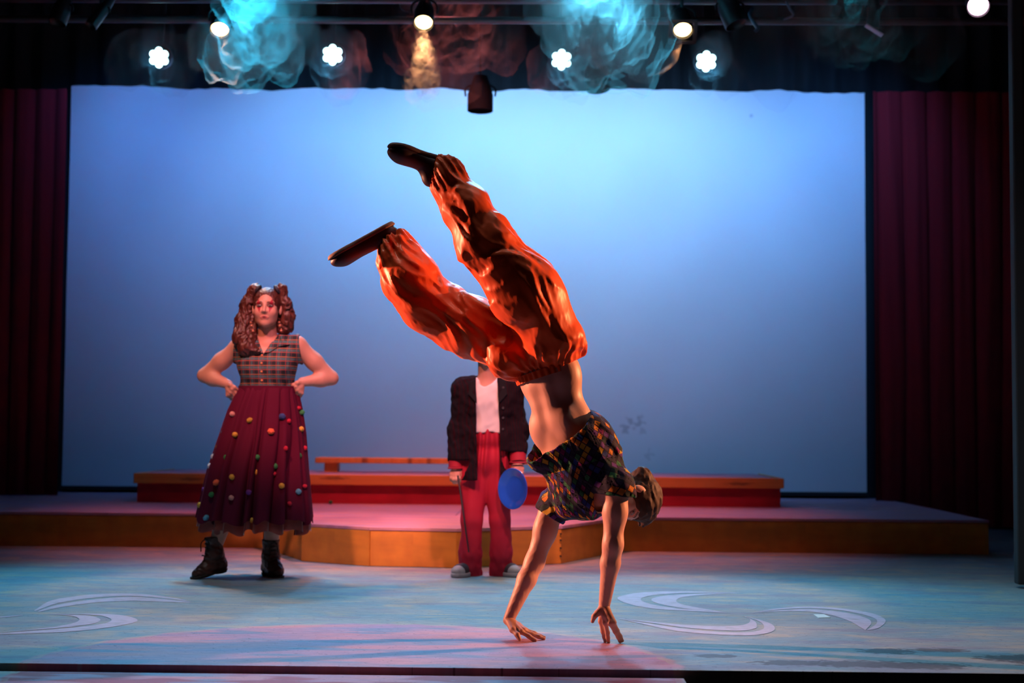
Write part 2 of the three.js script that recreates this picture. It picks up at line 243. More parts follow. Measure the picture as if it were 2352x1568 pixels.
{ const wave = (x, y) => -13.6 + 0.006 * n2(x * 0.9, y * 0.6), F = (u, v) => { const x = mix(-4.31, 2.96, u); return [x, mix(0.3, screenTop(x), v), 0]; };
  const front = grid(200, 24, (u, v) => { const p = F(u, v); return [p[0], p[1], wave(p[0], p[1])]; }), back = grid(200, 24, (u, v) => { const p = F(1 - u, v); return [p[0], p[1], wave(p[0], p[1]) - 0.006, 1 - u, v]; });
  const sc = tag(mesh('projection_screen', merged(front, back), new THREE.MeshStandardMaterial({ map: screenTex, roughness: 0.9 })), 'large pale cloth screen lit blue across the back of the stage', 'screen');
  mesh('batten', slab([-4.33, 0.265, -13.63], [2.98, 0.3, -13.59]), blackCloth, sc); }
const redCloth = phy([0.19, 0.006, 0.012], 0.9, { sheen: 0.12, specularIntensity: 0.4, sheenRoughness: 0.5, sheenColor: new THREE.Color(0.5, 0.05, 0.08) });
function curtain(x0, x1, y0, y1, z, pitch, seed) {
  const n = Math.round((x1 - x0) / pitch * 26), P = (u, v, s) => { const x = mix(x0, x1, u), q = x / pitch + 0.12 * n2(x * 1.7, seed + v * 0.6), t = abs(sin(q * PI)), d = 0.075 * Math.pow(t, 0.32) + 0.01 * n2(x * 8, v * 2 + seed); return [x, mix(y0, y1, v), z + d * s - 0.01 * (1 - s)]; };
  return merged(grid(n, 10, (u, v) => P(u, v, 1)), grid(n, 10, (u, v) => P(1 - u, v, 0.9)));
}
tag(mesh('red_curtain', curtain(-5.6, -4.13, 0.245, 3.78, -12.98, 0.17, 3), redCloth), 'dark red pleated curtain to the left of the screen, standing on the low platform', 'curtain');
tag(mesh('red_curtain', merged(curtain(2.96, 3.2, 0.245, 3.86, -13.3, 0.215, 9), curtain(3.2, 4.6, 0.02, 3.86, -13.3, 0.215, 9)), redCloth), 'dark red pleated curtain to the right of the screen, reaching the floor', 'curtain');
{ const legP = [2.664,1.564,-8.4], t = thing('curtain_leg', 'narrow dark red curtain with a grey hem at the near right edge of the stage', 'curtain', [legP[0], 0, -8.4]);
  mesh('cloth', rel(curtain(legP[0] + 0.04, legP[0] + 1.6, 0.02, 5.6, -8.4, 0.2, 5), [legP[0], 0, -8.4]), redCloth, t);
  mesh('hem', slab([-0.025, 0.02, -0.02], [0.04, 5.6, 0.06], 0.012), std([0.05, 0.055, 0.06], 0.9), t); }

// ---------- platforms and bench ----------
const streaks = (base, over, sx, sy, seed, amt = 0.5) => dataTex(512, 512, (u, v) => { const a = fbm2(u * sx + seed, v * sy, 4), b = fbm2(u * sx * 0.4 + 9, v * sy * 3 + seed, 3); return mul(pal(base, over, amt + a), 1 + 0.2 * b); }, true);
const deckTex = streaks([0.5, 0.27, 0.29], [0.38, 0.23, 0.36], 3, 9, 4, 0.45); deckTex.repeat.set(0.5, 0.5);
const deckPaint = new THREE.MeshStandardMaterial({ map: deckTex, roughness: 0.6 });
const yellowTex = streaks([0.55, 0.26, 0.03], [0.46, 0.2, 0.025], 5, 3, 8, 0.4), yellowPaint = new THREE.MeshStandardMaterial({ map: yellowTex, roughness: 0.6 });
const knotty = dataTex(1024, 128, (u, v) => {
  let c = pal([0.74, 0.34, 0.07], [0.6, 0.25, 0.05], 0.45 + 0.9 * fbm2(u * 4 + 2, v * 9 + 1.5 * n2(u * 3, 4), 3)); 
  for (const [a, b] of [[0.09, 0.4], [0.31, 0.6], [0.55, 0.35], [0.78, 0.55], [0.93, 0.4]]) { const d = hypot((u - a) * 34, (v - b) * 5) + 0.3 * n2(u * 60, v * 7); c = lerp3(c, [0.16, 0.06, 0.02], 0.75 * ss(1, 0.25, d)); }
  return c;
}, true);
const trimPaint = new THREE.MeshStandardMaterial({ map: knotty, roughness: 0.55 }), redPaint = new THREE.MeshStandardMaterial({ map: streaks([0.42, 0.012, 0.03], [0.36, 0.01, 0.025], 4, 4, 2, 0.4), roughness: 0.6 });
function uvXZ(g, ax = 0, ay = 2) { const p = g.attributes.position, u = new Float32Array(p.count * 2); for (let i = 0; i < p.count; i++) { u[2 * i] = p.array[3 * i + ax]; u[2 * i + 1] = p.array[3 * i + ay]; } g.setAttribute('uv', new THREE.BufferAttribute(u, 2)); return g; }
{ const t = thing('low_platform', 'wide low platform with yellow front and pink painted deck', 'platform', [-0.66, 0, -10.57]), O = [-0.66, 0, -10.57];
  const xs = [-4.7, -3.01, -0.57, 1.87, 3.15], zs = [-10.57, -11.79, -13.01, -13.8], TH = 0.02;
  for (let i = 0; i < 4; i++) for (let k = 0; k < 3; k++) mesh('deck_sheet', rel(uvXZ(slab([xs[i] + 0.002, 0.24 - TH, zs[k + 1] + 0.002], [xs[i + 1] - 0.002, 0.24, zs[k] - (k ? 0.002 : 0)], 0.003)), O), deckPaint, t);
  const T = [[-1.92, -10.57], [-1.5, -9.6], [-1.03, -9.29], [-0.49, -9.23], [0.16, -9.58], [0.6, -10.57]];
  const s = new THREE.Shape(T.map(([x, z]) => new THREE.Vector2(x, -z)));
  mesh('deck_sheet', rel(uvXZ(new THREE.ExtrudeGeometry(s, { depth: TH - 0.004, bevelThickness: 0.002, bevelSize: 0.002, bevelSegments: 1 }).rotateX(-PI / 2).translate(0, 0.24 - TH + 0.002, -0.003)), O), deckPaint, t);
  const risers = [[[-4.7, -10.57], [-1.92, -10.57]], ...T.slice(1).map((p, i) => [T[i], p]), [[0.6, -10.57], [3.15, -10.57]], [[3.15, -10.57], [3.15, -13.8]]];
  risers.forEach(([a, b], i) => {
    const d = norm([b[0] - a[0], 0, b[1] - a[1]]), n = [-d[2], 0, d[0]], L = hypot(b[0] - a[0], b[1] - a[1]), g = uvXZ(box(L - 0.006, 0.216, 0.018, 0, 0.109, 0, 0.003), 0, 1), out = i === 2 ? -0.006 : -0.016;
    mesh('riser_panel', rel(placed(g, [(a[0] + b[0]) / 2 + n[0] * out, 0, (a[1] + b[1]) / 2 + n[2] * out], [d, [0, 1, 0], n]), O), yellowPaint, t);
  });
  for (const y of [0.05, 0.1, 0.15, 0.19]) mesh('screw', rel(cyl([0.15, y, -9.57], [0.152, y, -9.562], 0.006), O), darkMetal, t);
}
{ const O = [-0.64, 0.24, -12.02], t = thing('high_platform', 'upper platform with orange edge boards over a red skirt', 'platform', O);
  const x0 = -3.205, x1 = 1.935, zf = -12.03, zb = -13.28, h2 = 0.472;
  for (const [a, b] of [[x0 + 0.03, -0.62], [-0.616, x1 - 0.03]]) mesh('deck_sheet', rel(uvXZ(slab([a, 0.44, zb], [b, h2 - 0.002, zf], 0.003)), O), deckPaint, t);
  for (const [a, b] of [[x0, -0.5], [-0.496, x1]]) mesh('skirt_panel', rel(uvXZ(slab([a, 0.241, zf - 0.02], [b, 0.4, zf], 0.003), 0, 1), O), redPaint, t);
  for (const x of [x0 + 0.01, x1 - 0.01]) mesh('skirt_panel', rel(uvXZ(slab([x - 0.01, 0.241, zb], [x + 0.01, 0.4, zf - 0.02], 0.003), 2, 1), O), redPaint, t);
  const board = (lo, hi, L, ax) => { const g = slab(lo, hi, 0.006), p = g.attributes.position, uv = g.attributes.uv; for (let i = 0; i < p.count; i++) uv.setXY(i, (p.array[3 * i + ax] - lo[ax]) / L, (p.getY(i) - lo[1]) / 0.09); return rel(g, O); };
  mesh('edge_board', board([x0 - 0.025, 0.39, zf], [x1 + 0.025, h2, zf + 0.03], 5.2, 0), trimPaint, t);
  for (const x of [x0 - 0.025, x1]) mesh('edge_board', board([x, 0.39, zb], [x + 0.025, h2, zf], 2, 2), trimPaint, t);
}
{ const O = [-1.85, 0.472, -12.75], t = thing('bench', 'low orange plank bench on the upper platform', 'bench', O);
  const g = slab([-1.868, 0.548, -12.88], [0.3, 0.594, -12.62], 0.006); mesh('plank', rel(uvXZ(g), O), trimPaint, t);
  for (const x of [-1.74, 0.12]) mesh('leg', rel(uvXZ(slab([x - 0.055, 0.472, -12.84], [x + 0.055, 0.548, -12.66], 0.005)), O), trimPaint, t); }

{ const p = [-1.64,0.24,-11.979]; tag(mesh('pompom', new THREE.IcosahedronGeometry(0.016, 2).translate(0, 0.255, p[2]).translate(p[0], 0, 0.02), std([0.03, 0.14, 0.05], 0.95)), 'tiny green pompom lying on the pink deck against the red skirt', 'pompom'); }

// ---------- pipes and lamps overhead ----------
const bar = (name, label, a, b, r) => { const t = mesh(name, cyl(a, b, r, r, 14), std([0.12, 0.11, 0.12], 0.35, { metalness: 0.6 })); return tag(t, label, 'pipe'); };
bar('lighting_pipe', 'long grey pipe carrying the lamps, lower of the two', [-6.9, 3.574, -9.9], [6.1, 3.574, -9.9], 0.024);
bar('lighting_pipe', 'long grey pipe near the top edge, upper of the two', [-6.9, 3.735, -10.0], [6.1, 3.735, -10.0], 0.02);
const glow = (c, k) => new THREE.MeshStandardMaterial({ color: 0x000000, emissive: new THREE.Color().setRGB(...c), emissiveIntensity: k, roughness: 0.5 });
bar('lighting_pipe', 'black pipe holding the row of round bright LED lamps', [-6.9, 4.13, -11.06], [6.1, 4.13, -11.06], 0.024);
const ledGlow = glow([0.55, 0.95, 1], 6), warmGlow = glow([1, 0.62, 0.25], 9), cycGlow = glow([0.2, 0.5, 1], 3), pinkGlow = glow([1, 0.62, 0.85], 7);
function aim(g, p, to) { const f = norm(sub(to, p)), [x, y, z] = basis([0, 1, 0.001], f), X = norm(cross([0, 1, 0], f)), Y = cross(f, X); return placed(g, [0, 0, 0], [X, Y, f]); }
const LEDLABEL = ['round bright LED lamp above the left end of the screen', 'second round LED lamp from the left, left of the amber beam', 'round LED lamp in the strongest cyan haze, right of center', 'rightmost of the four round bright LED lamps'];
RIG.led.forEach((p, i) => {
  const t = thing('led_lamp', LEDLABEL[i], 'stage lamp', p, 'round LED lamps over the screen'), to = [p[0] * 0.9 - 0.05, 1.1, 0];
  mesh('housing', aim(merged(new THREE.LatheGeometry([[0.001, -0.16], [0.06, -0.16], [0.085, -0.1], [0.085, -0.012], [0.08, 0.0], [0.001, -0.006]].map((q) => new THREE.Vector2(...q)), 28).rotateX(PI / 2)), p, to), darkMetal, t);
  const spotAt = [[0, 0], ...[0, 1, 2, 3, 4, 5].map((k) => [0.049 * cos(k * PI / 3 + 0.5), 0.049 * sin(k * PI / 3 + 0.5)])];
  for (const [x, y] of spotAt) mesh('lens', aim(new THREE.SphereGeometry(0.0275, 16, 8).scale(1, 1, 0.35).translate(x, y, 0.0), p, to), ledGlow, t);
  mesh('yoke', merged(tube([[-0.1, 0, -0.06], [-0.1, 0.08, -0.08], [0, 0.13, -0.1], [0.1, 0.08, -0.08], [0.1, 0, -0.06]], 0.006), cyl([0, 0.12, -0.1], [0, 4.1 - p[1], -0.16], 0.01)), blackPaint, t);
});
const silhouette = phy([0.004, 0.005, 0.007], 0.9, { specularIntensity: 0.3 });
function can(name, label, p, to, { r = 0.07, len = 0.26, lens, frame, hang = 0.13, group, black } = {}) {
  const t = thing(name, label, 'stage lamp', p, group), metal = black ? silhouette : darkMetal;
  mesh('housing', aim(new THREE.LatheGeometry([[0.001, -len], [r * 0.55, -len], [r * 0.8, -len * 0.7], [r, -len * 0.45], [r, 0.01], [r * 0.93, 0.012], [r * 0.9, -0.02], [0.001, -0.02]].map((q) => new THREE.Vector2(...q)), 22).rotateX(PI / 2), p, to), metal, t);
  if (lens) mesh('lens', aim(new THREE.SphereGeometry(r * 0.86, 20, 10).scale(1, 1, 0.25).translate(0, 0, -0.012), p, to), lens, t);
  if (frame) mesh('gel_frame', aim(merged([[0, 1], [0, -1], [1, 0], [-1, 0]].map(([x, y]) => box(x ? 0.025 : r * 2.6, x ? r * 2.6 : 0.025, 0.006, x * r * 1.2, y * r * 1.2, 0.02, 0.002))), p, to), metal, t);
  const b = mul(norm(sub(p, to)), len * 0.4);
  mesh('yoke', merged(tube([[b[0] - r - 0.015, b[1], b[2]], [b[0] - r - 0.015, b[1] + hang * 0.6, b[2]], [b[0], b[1] + hang, b[2]], [b[0] + r + 0.015, b[1] + hang * 0.6, b[2]], [b[0] + r + 0.015, b[1], b[2]]], 0.007), cyl([b[0], b[1] + hang - 0.01, b[2]], [b[0], black ? 4.11 - p[1] : b[1] + hang + 0.05, b[2] + (black ? 0.24 : 0)], black ? 0.006 : 0.012)), metal, t);
  return t;
}
const WARMLABEL = ['amber lamp hanging inside the cyan haze at left', 'amber lamp casting a visible orange beam over the screen', 'amber lamp with a square gel frame at right'];
RIG.warm.forEach((p, i) => can('amber_lamp', WARMLABEL[i], p, [p[0] * 0.93, 0.2, -6.6], { r: 0.066, lens: warmGlow, frame: i === 2, hang: 0.1, group: 'amber lamps on the pipe' }));
can('dark_lamp', 'unlit lamp hanging in silhouette against the top of the screen', [-0.453,3.268,-11.3], [-0.47, -2, -11.1], { r: 0.097, len: 0.26, hang: 0.1, black: 1 });
can('dark_lamp', 'unlit lamp whose tip overlaps the screen edge, inside the cyan beam', [0.443,3.436,-11.3], [0.9, -1, -10.5], { r: 0.092, len: 0.26, hang: 0.1, black: 1 });
can('dark_lamp', 'small unlit lamp on the pipe at far left', [-3.178,3.501,-9.7], [-3.9, 0, -8.6], { r: 0.06, len: 0.2, hang: 0.06 });
can('dark_lamp', 'slim unlit lamp with a blue glint, second from left on the pipe', [-2.953,3.479,-9.7], [-4.6, 0, -7.9], { r: 0.04, len: 0.3, hang: 0.05 });
can('dark_lamp', 'unlit lamp with cables on the pipe right of the amber gel frame', [1.277,3.503,-9.7], [2.6, 0, -8.9], { r: 0.075, len: 0.26, hang: 0.06 });
can('dark_lamp', 'unlit lamp above the amber beam at the top edge', [-0.931,3.852,-10.5], [-0.9, 0, -8.6], { r: 0.07, len: 0.24, hang: 0.05 });
{ const p = [2.169,3.483,-9.7], t = can('dark_lamp', 'slim lamp edged with pink light and an open flap on the right of the pipe', p, [2.0, 0, -9.4], { r: 0.04, len: 0.3, hang: 0.03 });
  mesh('barn_door', placed(box(0.13, 0.008, 0.07, 0, 0, 0, 0.002), [0.0, -0.03, 0.03], basis([0.54, 0.84, 0], [0, 0, 1])), std([0.4, 0.34, 0.4], 0.4), t); }
{ const p = [2.647,3.424,-9]; can('pink_lamp', 'white pink lamp glowing at the top right corner', p, [1.6, 0.4, -4.0], { r: 0.07, lens: pinkGlow, hang: 0.1 }); }
{ const t = tag(mesh('power_cable', merged(tube([[1.37,3.573,-9.6], [1.346,3.52,-9.55], [1.367,3.455,-9.5], [1.389,3.415,-9.5], [1.372,3.398,-9.5]], 0.012, 40), tube([[1.611,3.669,-9.75], [1.64,3.611,-9.75], [1.659,3.576,-9.75], [1.605,3.561,-9.8]], 0.008, 30)), std([0.06, 0.08, 0.13], 0.4)), 'blue grey cables drooping from the pipe right of center', 'cable'); }
RIG.cyc.forEach((a, i) => { const t = thing('flood_lamp', ['blue flood lamp over the left end of the screen', 'blue flood lamp over the screen, above the woman', 'blue flood lamp over the middle of the screen', 'blue flood lamp over the screen, right of its middle', 'blue flood lamp over the right end of the screen'][i], 'stage lamp', a[0], 'flood lamps over the screen'); mesh('housing', aim(box(0.34, 0.26, 0.16, 0, 0, -0.1, 0.02), a[0], a[1]), darkMetal, t); mesh('lens', aim(box(0.3, 0.22, 0.01, 0, 0, -0.016, 0.003), a[0], a[1]), cycGlow, t); });
const OFF = { beam_light: ['cyan lamp filling the haze above the left of the screen', 'cyan lamp filling the haze above the right half of the screen', 'dim teal lamp above the right end of the screen'], top_light: ['red lamp hanging over the pink platforms'], boom_light: ['side lamp lighting the performer from the left', 'side lamp lighting the performer from the right'],
  wash_light: ['cool white lamp above the left half of the stage floor', 'cool white lamp above the right half of the stage floor'],
  front_light: ['leftmost lamp over the audience', 'second lamp from the left over the audience', 'third lamp from the left over the audience', 'rightmost lamp over the audience'] };
scene.children.filter((l) => OFF[l.name]).forEach((l) => { const p = l.position.toArray(), to = l.target.position.toArray(); can(l.name.replace('_light', '_lamp'), OFF[l.name].shift(), sub(p, mul(norm(sub(to, p)), 0.06)), to, { r: 0.09, len: 0.3, lens: glow(l.color.toArray(), 4) }); });

// theatrical smoke: clouds of thin, lumpy puffs hanging in the air below the lamps and lit only by them
const puffs = [0, 1, 2, 3].map((k) => { const g = new THREE.IcosahedronGeometry(1, 5), p = g.attributes.position; for (let i = 0; i < p.count; i++) { const x = p.getX(i), y = p.getY(i), z = p.getZ(i), q = 1 + 0.2 * n3(x * 0.9 + k * 9, y * 0.9, z * 0.9) + 0.035 * n3(x * 2.4, y * 2.4 + k * 5, z * 2.4); p.setXYZ(i, x * q, y * q, z * q); } g.computeVertexNormals(); return g; });
function smoke(label, opacity, list) {
  const m = new THREE.MeshLambertMaterial({ color: new THREE.Color(0.95, 0.95, 0.95), transparent: true, opacity, depthWrite: false });
  const o = mesh('smoke', merged(list.map(([p, r, i]) => puffs[i % 4].clone().rotateY(i * 1.7).rotateX(i * 0.9).scale(r, r * 1.35, r).translate(...p))), m);
  o.castShadow = false; tag(o, label, 'smoke', null, 'stuff');
}
{ const r = rng(41), gauss = () => (r() + r() + r() - 1.5) * 1.2;
  const cloud = (top, base, w0, w1, r0, r1, n) => Array.from({ length: n }, (_, i) => { const v = Math.pow(r(), 1.1), c = lerp3(top, base, v), w = mix(w0, w1, v); return [add(c, [gauss() * w, 0, gauss() * w * 0.8]), mix(r0, r1, r() * r()) * mix(0.8, 1.25, v), i]; });
  smoke('cyan smoke billowing below the pipe above the left part of the screen', 0.042, cloud([-1.856,3.764,-9.5], [-1.752,3.119,-9.3], 0.24, 0.36, 0.1, 0.26, 26));
  smoke('brightest cyan smoke, billowing above the right half of the screen', 0.042, cloud([0.269,3.769,-9.5], [0.29,3.075,-9.2], 0.25, 0.37, 0.1, 0.27, 28));
  smoke('amber smoke in the beam of the middle amber lamp', 0.03, cloud([-0.754,3.379,-9.58], [-0.724,2.96,-9.5], 0.01, 0.12, 0.025, 0.085, 40));
  smoke('thin blue smoke drifting below the row of LED lamps', 0.018, [0, 1, 2, 3].flatMap((k) => cloud(add(RIG.led[k], [0.02, 0.05, 0.25]), add(RIG.led[k], [0.03, -0.28, 0.35]), 0.07, 0.22, 0.08, 0.2, 8)));
  smoke('faint teal smoke above the right end of the screen', 0.011, cloud([1.904,3.773,-9.5], [1.861,3.132,-9.3], 0.26, 0.34, 0.12, 0.28, 26));
  smoke('faint brownish smoke right of the middle amber lamp', 0.005, cloud([-0.606,3.92,-10.2], [-0.536,3.438,-10.1], 0.22, 0.26, 0.12, 0.26, 14));
}

// ---------- people: shared makers ----------
const skinMat = phy([1, 1, 1], 0.5, { vertexColors: true });
const inflate = (f, r) => field((x, y, z) => f(x, y, z) - r, f.lo.map((q) => q - r), f.hi.map((q) => q + r));
const frontZ = (f, x, y, z = -8.2) => { for (let i = 0; i < 120 && z > -8.9; i++) { const d = f(x, y, z); if (d < 0.0008) break; z -= max(0.0015, d * 0.6); } return z; };
function drape(f, pts, lift, s) { const sh = new THREE.Shape(pts.map((p) => new THREE.Vector2(p[0], p[1]))), g = new THREE.ExtrudeGeometry(sh, { depth: 0.007, bevelSize: 0.003, bevelThickness: 0.003, bevelSegments: 2, curveSegments: 4 }), p = g.attributes.position, uv = g.attributes.uv; for (let i = 0; i < p.count; i++) { uv.setXY(i, p.getX(i) / s, p.getY(i) / s); p.setZ(i, p.getZ(i) + lift + frontZ(f, p.getX(i), p.getY(i))); } g.computeVertexNormals(); return g; }
// a hand: wrist, four knuckles, four finger paths (lists of points after the knuckle), a thumb path
function hand(wrist, knuckles, fingers, thumb, rWrist = 0.021, k = 0.008, s = 1) {
  const fs = [];
  knuckles.forEach((q, i) => { fs.push(cap(wrist, q, rWrist * 0.75, 0.0115 * s)); const r = [0.0088, 0.0092, 0.0086, 0.0074][i] * s; fingers[i].reduce((a, b, j) => { fs.push(cap(a, b, r * (1.08 - 0.1 * j), r * (0.98 - 0.1 * j))); return b; }, q); });
  const pad = lerp3(wrist, lerp3(knuckles[1], knuckles[2], 0.5), 0.6);
  fs.push(sph(pad, 0.017 * s), cap(wrist, thumb[0], rWrist * 0.7, 0.0135 * s));
  thumb.reduce((a, b, j) => { fs.push(cap(a, b, (0.0122 - 0.001 * j) * s, (0.0108 - 0.0014 * j) * s)); return b; });
  return U(k, ...fs);
}
function headField(o = {}) {   // y up, z towards the face, origin between the ears; chin at -0.113, crown at +0.118
  const base = U(0.03, ell([0, 0.032, -0.012], [0.074, 0.086, 0.092]), ell([0, -0.028, 0.022], [0.058, 0.08, 0.066]), ell([0, -0.093, 0.056], [0.024, 0.02, 0.022]), ell([0.036, -0.06, 0.018], [0.022, 0.03, 0.03]), ell([-0.036, -0.06, 0.018], [0.022, 0.03, 0.03]), ell([0.034, -0.03, 0.06], [0.025, 0.022, 0.02]), ell([-0.034, -0.03, 0.06], [0.025, 0.022, 0.02]));
  const noseF = U(0.008, cap([0, 0.012, 0.084], [0, -0.03, 0.104], 0.006, 0.0088), sph([0.0105, -0.032, 0.092], 0.0068), sph([-0.0105, -0.032, 0.092], 0.0068));
  const brow = U(0.004, cap([0.016, 0.022, 0.085], [0.048, 0.022, 0.07], 0.007, 0.005), cap([-0.016, 0.022, 0.085], [-0.048, 0.022, 0.07], 0.007, 0.005));
  const sock = U(0.006, ell([0.031, 0.003, 0.094], [0.017, 0.011, 0.014]), ell([-0.031, 0.003, 0.094], [0.017, 0.011, 0.014]));
  const lips = U(0.004, cap([-0.02, -0.0625, 0.079], [0, -0.06, 0.089], 0.003, 0.0062), cap([0.02, -0.0625, 0.079], [0, -0.06, 0.089], 0.003, 0.0062), cap([-0.014, -0.0685, 0.081], [0.014, -0.0685, 0.081], 0.0058));
  const ears = U(0.006, ell([0.076, -0.004, -0.012], [0.01, 0.03, 0.017]), ell([-0.076, -0.004, -0.012], [0.01, 0.03, 0.017]));
  let f = cut(U(0.014, base, brow), sock, 0.014);
  f = U(0.007, U(0.01, f, noseF), lips, ears);
  const mouthLine = cap([-0.018, -0.0645, 0.094], [0.018, -0.0645, 0.094], 0.0016);
  return cut(f, mouthLine, 0.002);
}
const SKIN = [0.55, 0.29, 0.215];
const headColor = (makeup) => (x, y, z) => {
  let c = SKIN;
  if (z > 0.05) {
    const l = hypot(x / 0.021, (y + 0.0645) / 0.008); if (l < 1.2) c = lerp3(c, [0.34, 0.09, 0.09], ss(1.2, 0.8, l));
    const ch = hypot(abs(x) - 0.04, y + 0.03); c = lerp3(c, [0.6, 0.25, 0.2], 0.5 * ss(0.03, 0.005, ch));
    const br = hypot(0, y - 0.0235 + 0.12 * (abs(x) - 0.03) ** 2 / 0.03) < 0.0042 && abs(x) > 0.014 && abs(x) < 0.05; if (br) c = [0.13, 0.06, 0.04];
    const lash = hypot((abs(x) - 0.031) / 0.018, (y - 0.004) / 0.0095); if (lash < 1.15) c = lerp3(c, [0.05, 0.02, 0.02], (makeup ? 0.95 : 0.6) * ss(1.15, 0.9, lash));
    if (makeup) {   // red pointed make-up above and below each eye
      const ex = abs(x) - 0.034, up = abs(ex - 0.15 * (y - 0.004)) / 0.016 + abs(y - 0.004) / 0.046; if (up < 1 && lash > 0.9) c = lerp3(c, [0.3, 0.005, 0.03], ss(1, 0.85, up));
    }
  }
  return c;
};
function eyes(parent, origin, B, O, iris) {
  for (const s of [-1, 1]) {
    const g = new THREE.SphereGeometry(0.0125, 20, 14), p = g.attributes.position, c = new Float32Array(p.count * 3);
    for (let i = 0; i < p.count; i++) { const r = hypot(p.getX(i), p.getY(i)), f = p.getZ(i) > 0; c.set(f && r < 0.0035 ? [0.01, 0.01, 0.01] : f && r < 0.0072 ? iris : [0.24, 0.2, 0.19], 3 * i); }
    g.setAttribute('color', new THREE.BufferAttribute(c, 3)); g.scale(1.1, 0.6, 0.8).translate(s * 0.031, 0.003, 0.0795);
    mesh('eye', rel(placed(g, origin, B), O), phy([1, 1, 1], 0.15, { vertexColors: true }), parent);
  }
}
const skinColor = () => SKIN;

// ---------- the performer upside down on both hands ----------
{
  const O = [0.121,0,-6.15], t = thing('person', 'person upside down on both hands in baggy red satin trousers and a harlequin patterned shirt', 'person', O);
  const rShoulder = [0.314,0.63,-6.04], rElbow = [0.303,0.399,-6.02], rWrist = [0.272,0.148,-6.08], lShoulder = [0.07,0.538,-6.3], lElbow = [-0.009,0.305,-6.27], lWrist = [-0.114,0.074,-6.2];
  const hipR = [0.063,1.232,-6.1], hipL = [-0.075,1.199,-6.26], kneeR = [-0.206,1.592,-6.05], ankR = [-0.404,1.909,-6.1], kneeL = [-0.461,1.37,-6.3], ankL = [-0.636,1.629,-6.32];
  const waist = [0.051,1.068,-6.18], rib = [0.102,0.874,-6.18], chest = [0.162,0.705,-6.17], neckB = [0.203,0.564,-6.17], head = [0.396,0.573,-6.3];
  const A = norm(sub(neckB, waist)), S = norm(sub([0.721, 0.194, 0.666], mul(A, dot([0.721, 0.194, 0.666], A)))), N = cross(A, S), TB = [S, A, N];   // along the body towards the head, to the right side, out of the chest
  const skinB = [];
  const navel = [-0.017,1.017,-6.07];
  const torso = U(0.07, ell(lerp3(hipR, hipL, 0.5), [0.15, 0.12, 0.105], TB), ell(waist, [0.148, 0.14, 0.1], TB), ell(rib, [0.145, 0.13, 0.096], TB), ell(chest, [0.16, 0.13, 0.105], TB), cap(rShoulder, lShoulder, 0.06));
  const abs_ = U(0.03, ...[-1, 1].flatMap((s) => [0.03, 0.1, 0.165].map((h) => ell(add(add(lerp3(waist, rib, h / 0.195), mul(S, s * 0.035)), mul(N, 0.078)), [0.028, 0.034, 0.018], TB))));
  const ribs = U(0.03, ...[-1, 1].map((s) => ell(add(add(rib, mul(S, s * 0.075)), mul(N, 0.06)), [0.045, 0.07, 0.035], TB)));
  let body = U(0.03, torso, abs_, ribs, chain([hipR, kneeR, ankR], [0.085, 0.055, 0.036]), chain([hipL, kneeL, ankL], [0.085, 0.055, 0.036]),
    chain([neckB, lerp3(neckB, head, 0.62)], [0.062, 0.054]));
  const linea = cap(add(rib, mul(N, 0.125)), add(navel, [0, 0, 0.0]), 0.014);
  body = cut(cut(body, linea, 0.03), sph(add(navel, mul(N, 0.012)), 0.016), 0.012);
  const arm = (s, e, w, f) => U(0.03, chain([s, lerp3(s, e, 0.45), e], [0.05, 0.046, 0.037]), chain([e, lerp3(e, w, 0.3), w], [0.037, 0.038, 0.023]), ell(add(lerp3(s, e, 0.4), f), [0.036, 0.07, 0.036]));
  body = U(0.025, body, arm(rShoulder, rElbow, rWrist, [0.008, 0, 0.01]), arm(lShoulder, lElbow, lWrist, [-0.006, 0, 0.01]));
  const rHand = hand(rWrist, [[0.259,0.088,-6.09], [0.276,0.086,-6.05], [0.293,0.089,-6.03], [0.307,0.092,-6.03]],
    [[[0.268,0.045,-6.1], [0.274,0.023,-6.11], [0.278,0.003,-6.115]], [[0.285,0.044,-6.08], [0.287,0.022,-6.09], [0.291,0.004,-6.1]], [[0.315,0.051,-6.06], [0.328,0.027,-6.08], [0.336,0.007,-6.09]], [[0.324,0.056,-6.06], [0.337,0.031,-6.08], [0.347,0.011,-6.09]]],
    [[0.245,0.124,-6.06], [0.231,0.112,-6.05], [0.224,0.092,-6.05]], 0.024);
  const lHand = hand(lWrist, [[-0.061,0.039,-6.12], [-0.051,0.04,-6.15], [-0.049,0.038,-6.19], [-0.053,0.036,-6.22]],
    [[[-0.029,0.02,-6.12], [-0.015,0.01,-6.12], [-0.003,0.006,-6.12]], [[-0.017,0.023,-6.16], [0.011,0.013,-6.165], [0.031,0.005,-6.17]], [[-0.01,0.023,-6.2], [0.015,0.01,-6.21], [0.033,0.005,-6.21]], [[-0.021,0.021,-6.24], [0.001,0.01,-6.25], [0.015,0.004,-6.25]]],
    [[-0.095,0.044,-6.13], [-0.076,0.028,-6.1], [-0.067,0.012,-6.09]], 0.024);
  const crown = norm([0.8, -0.36, -0.25]), face = [-0.2, -0.85, 0.42], HB = basis(crown, face);
  mesh('body', rel(merged(net(body, 0.0085, { color: skinColor }), net(rHand, 0.003, { color: skinColor }), net(lHand, 0.003, { color: skinColor }), placed(net(headField(), 0.004, { color: headColor(false) }), head, HB)), O), skinMat, t);
  eyes(t, head, HB, O, [0.12, 0.07, 0.04]);
  // hair hangs and swings out from the crown
  const toHead = (f) => field((x, y, z) => { const d = sub([x, y, z], head); return f(dot(d, HB[0]), dot(d, HB[1]), dot(d, HB[2])); }, head.map((q) => q - 0.17), head.map((q) => q + 0.17));
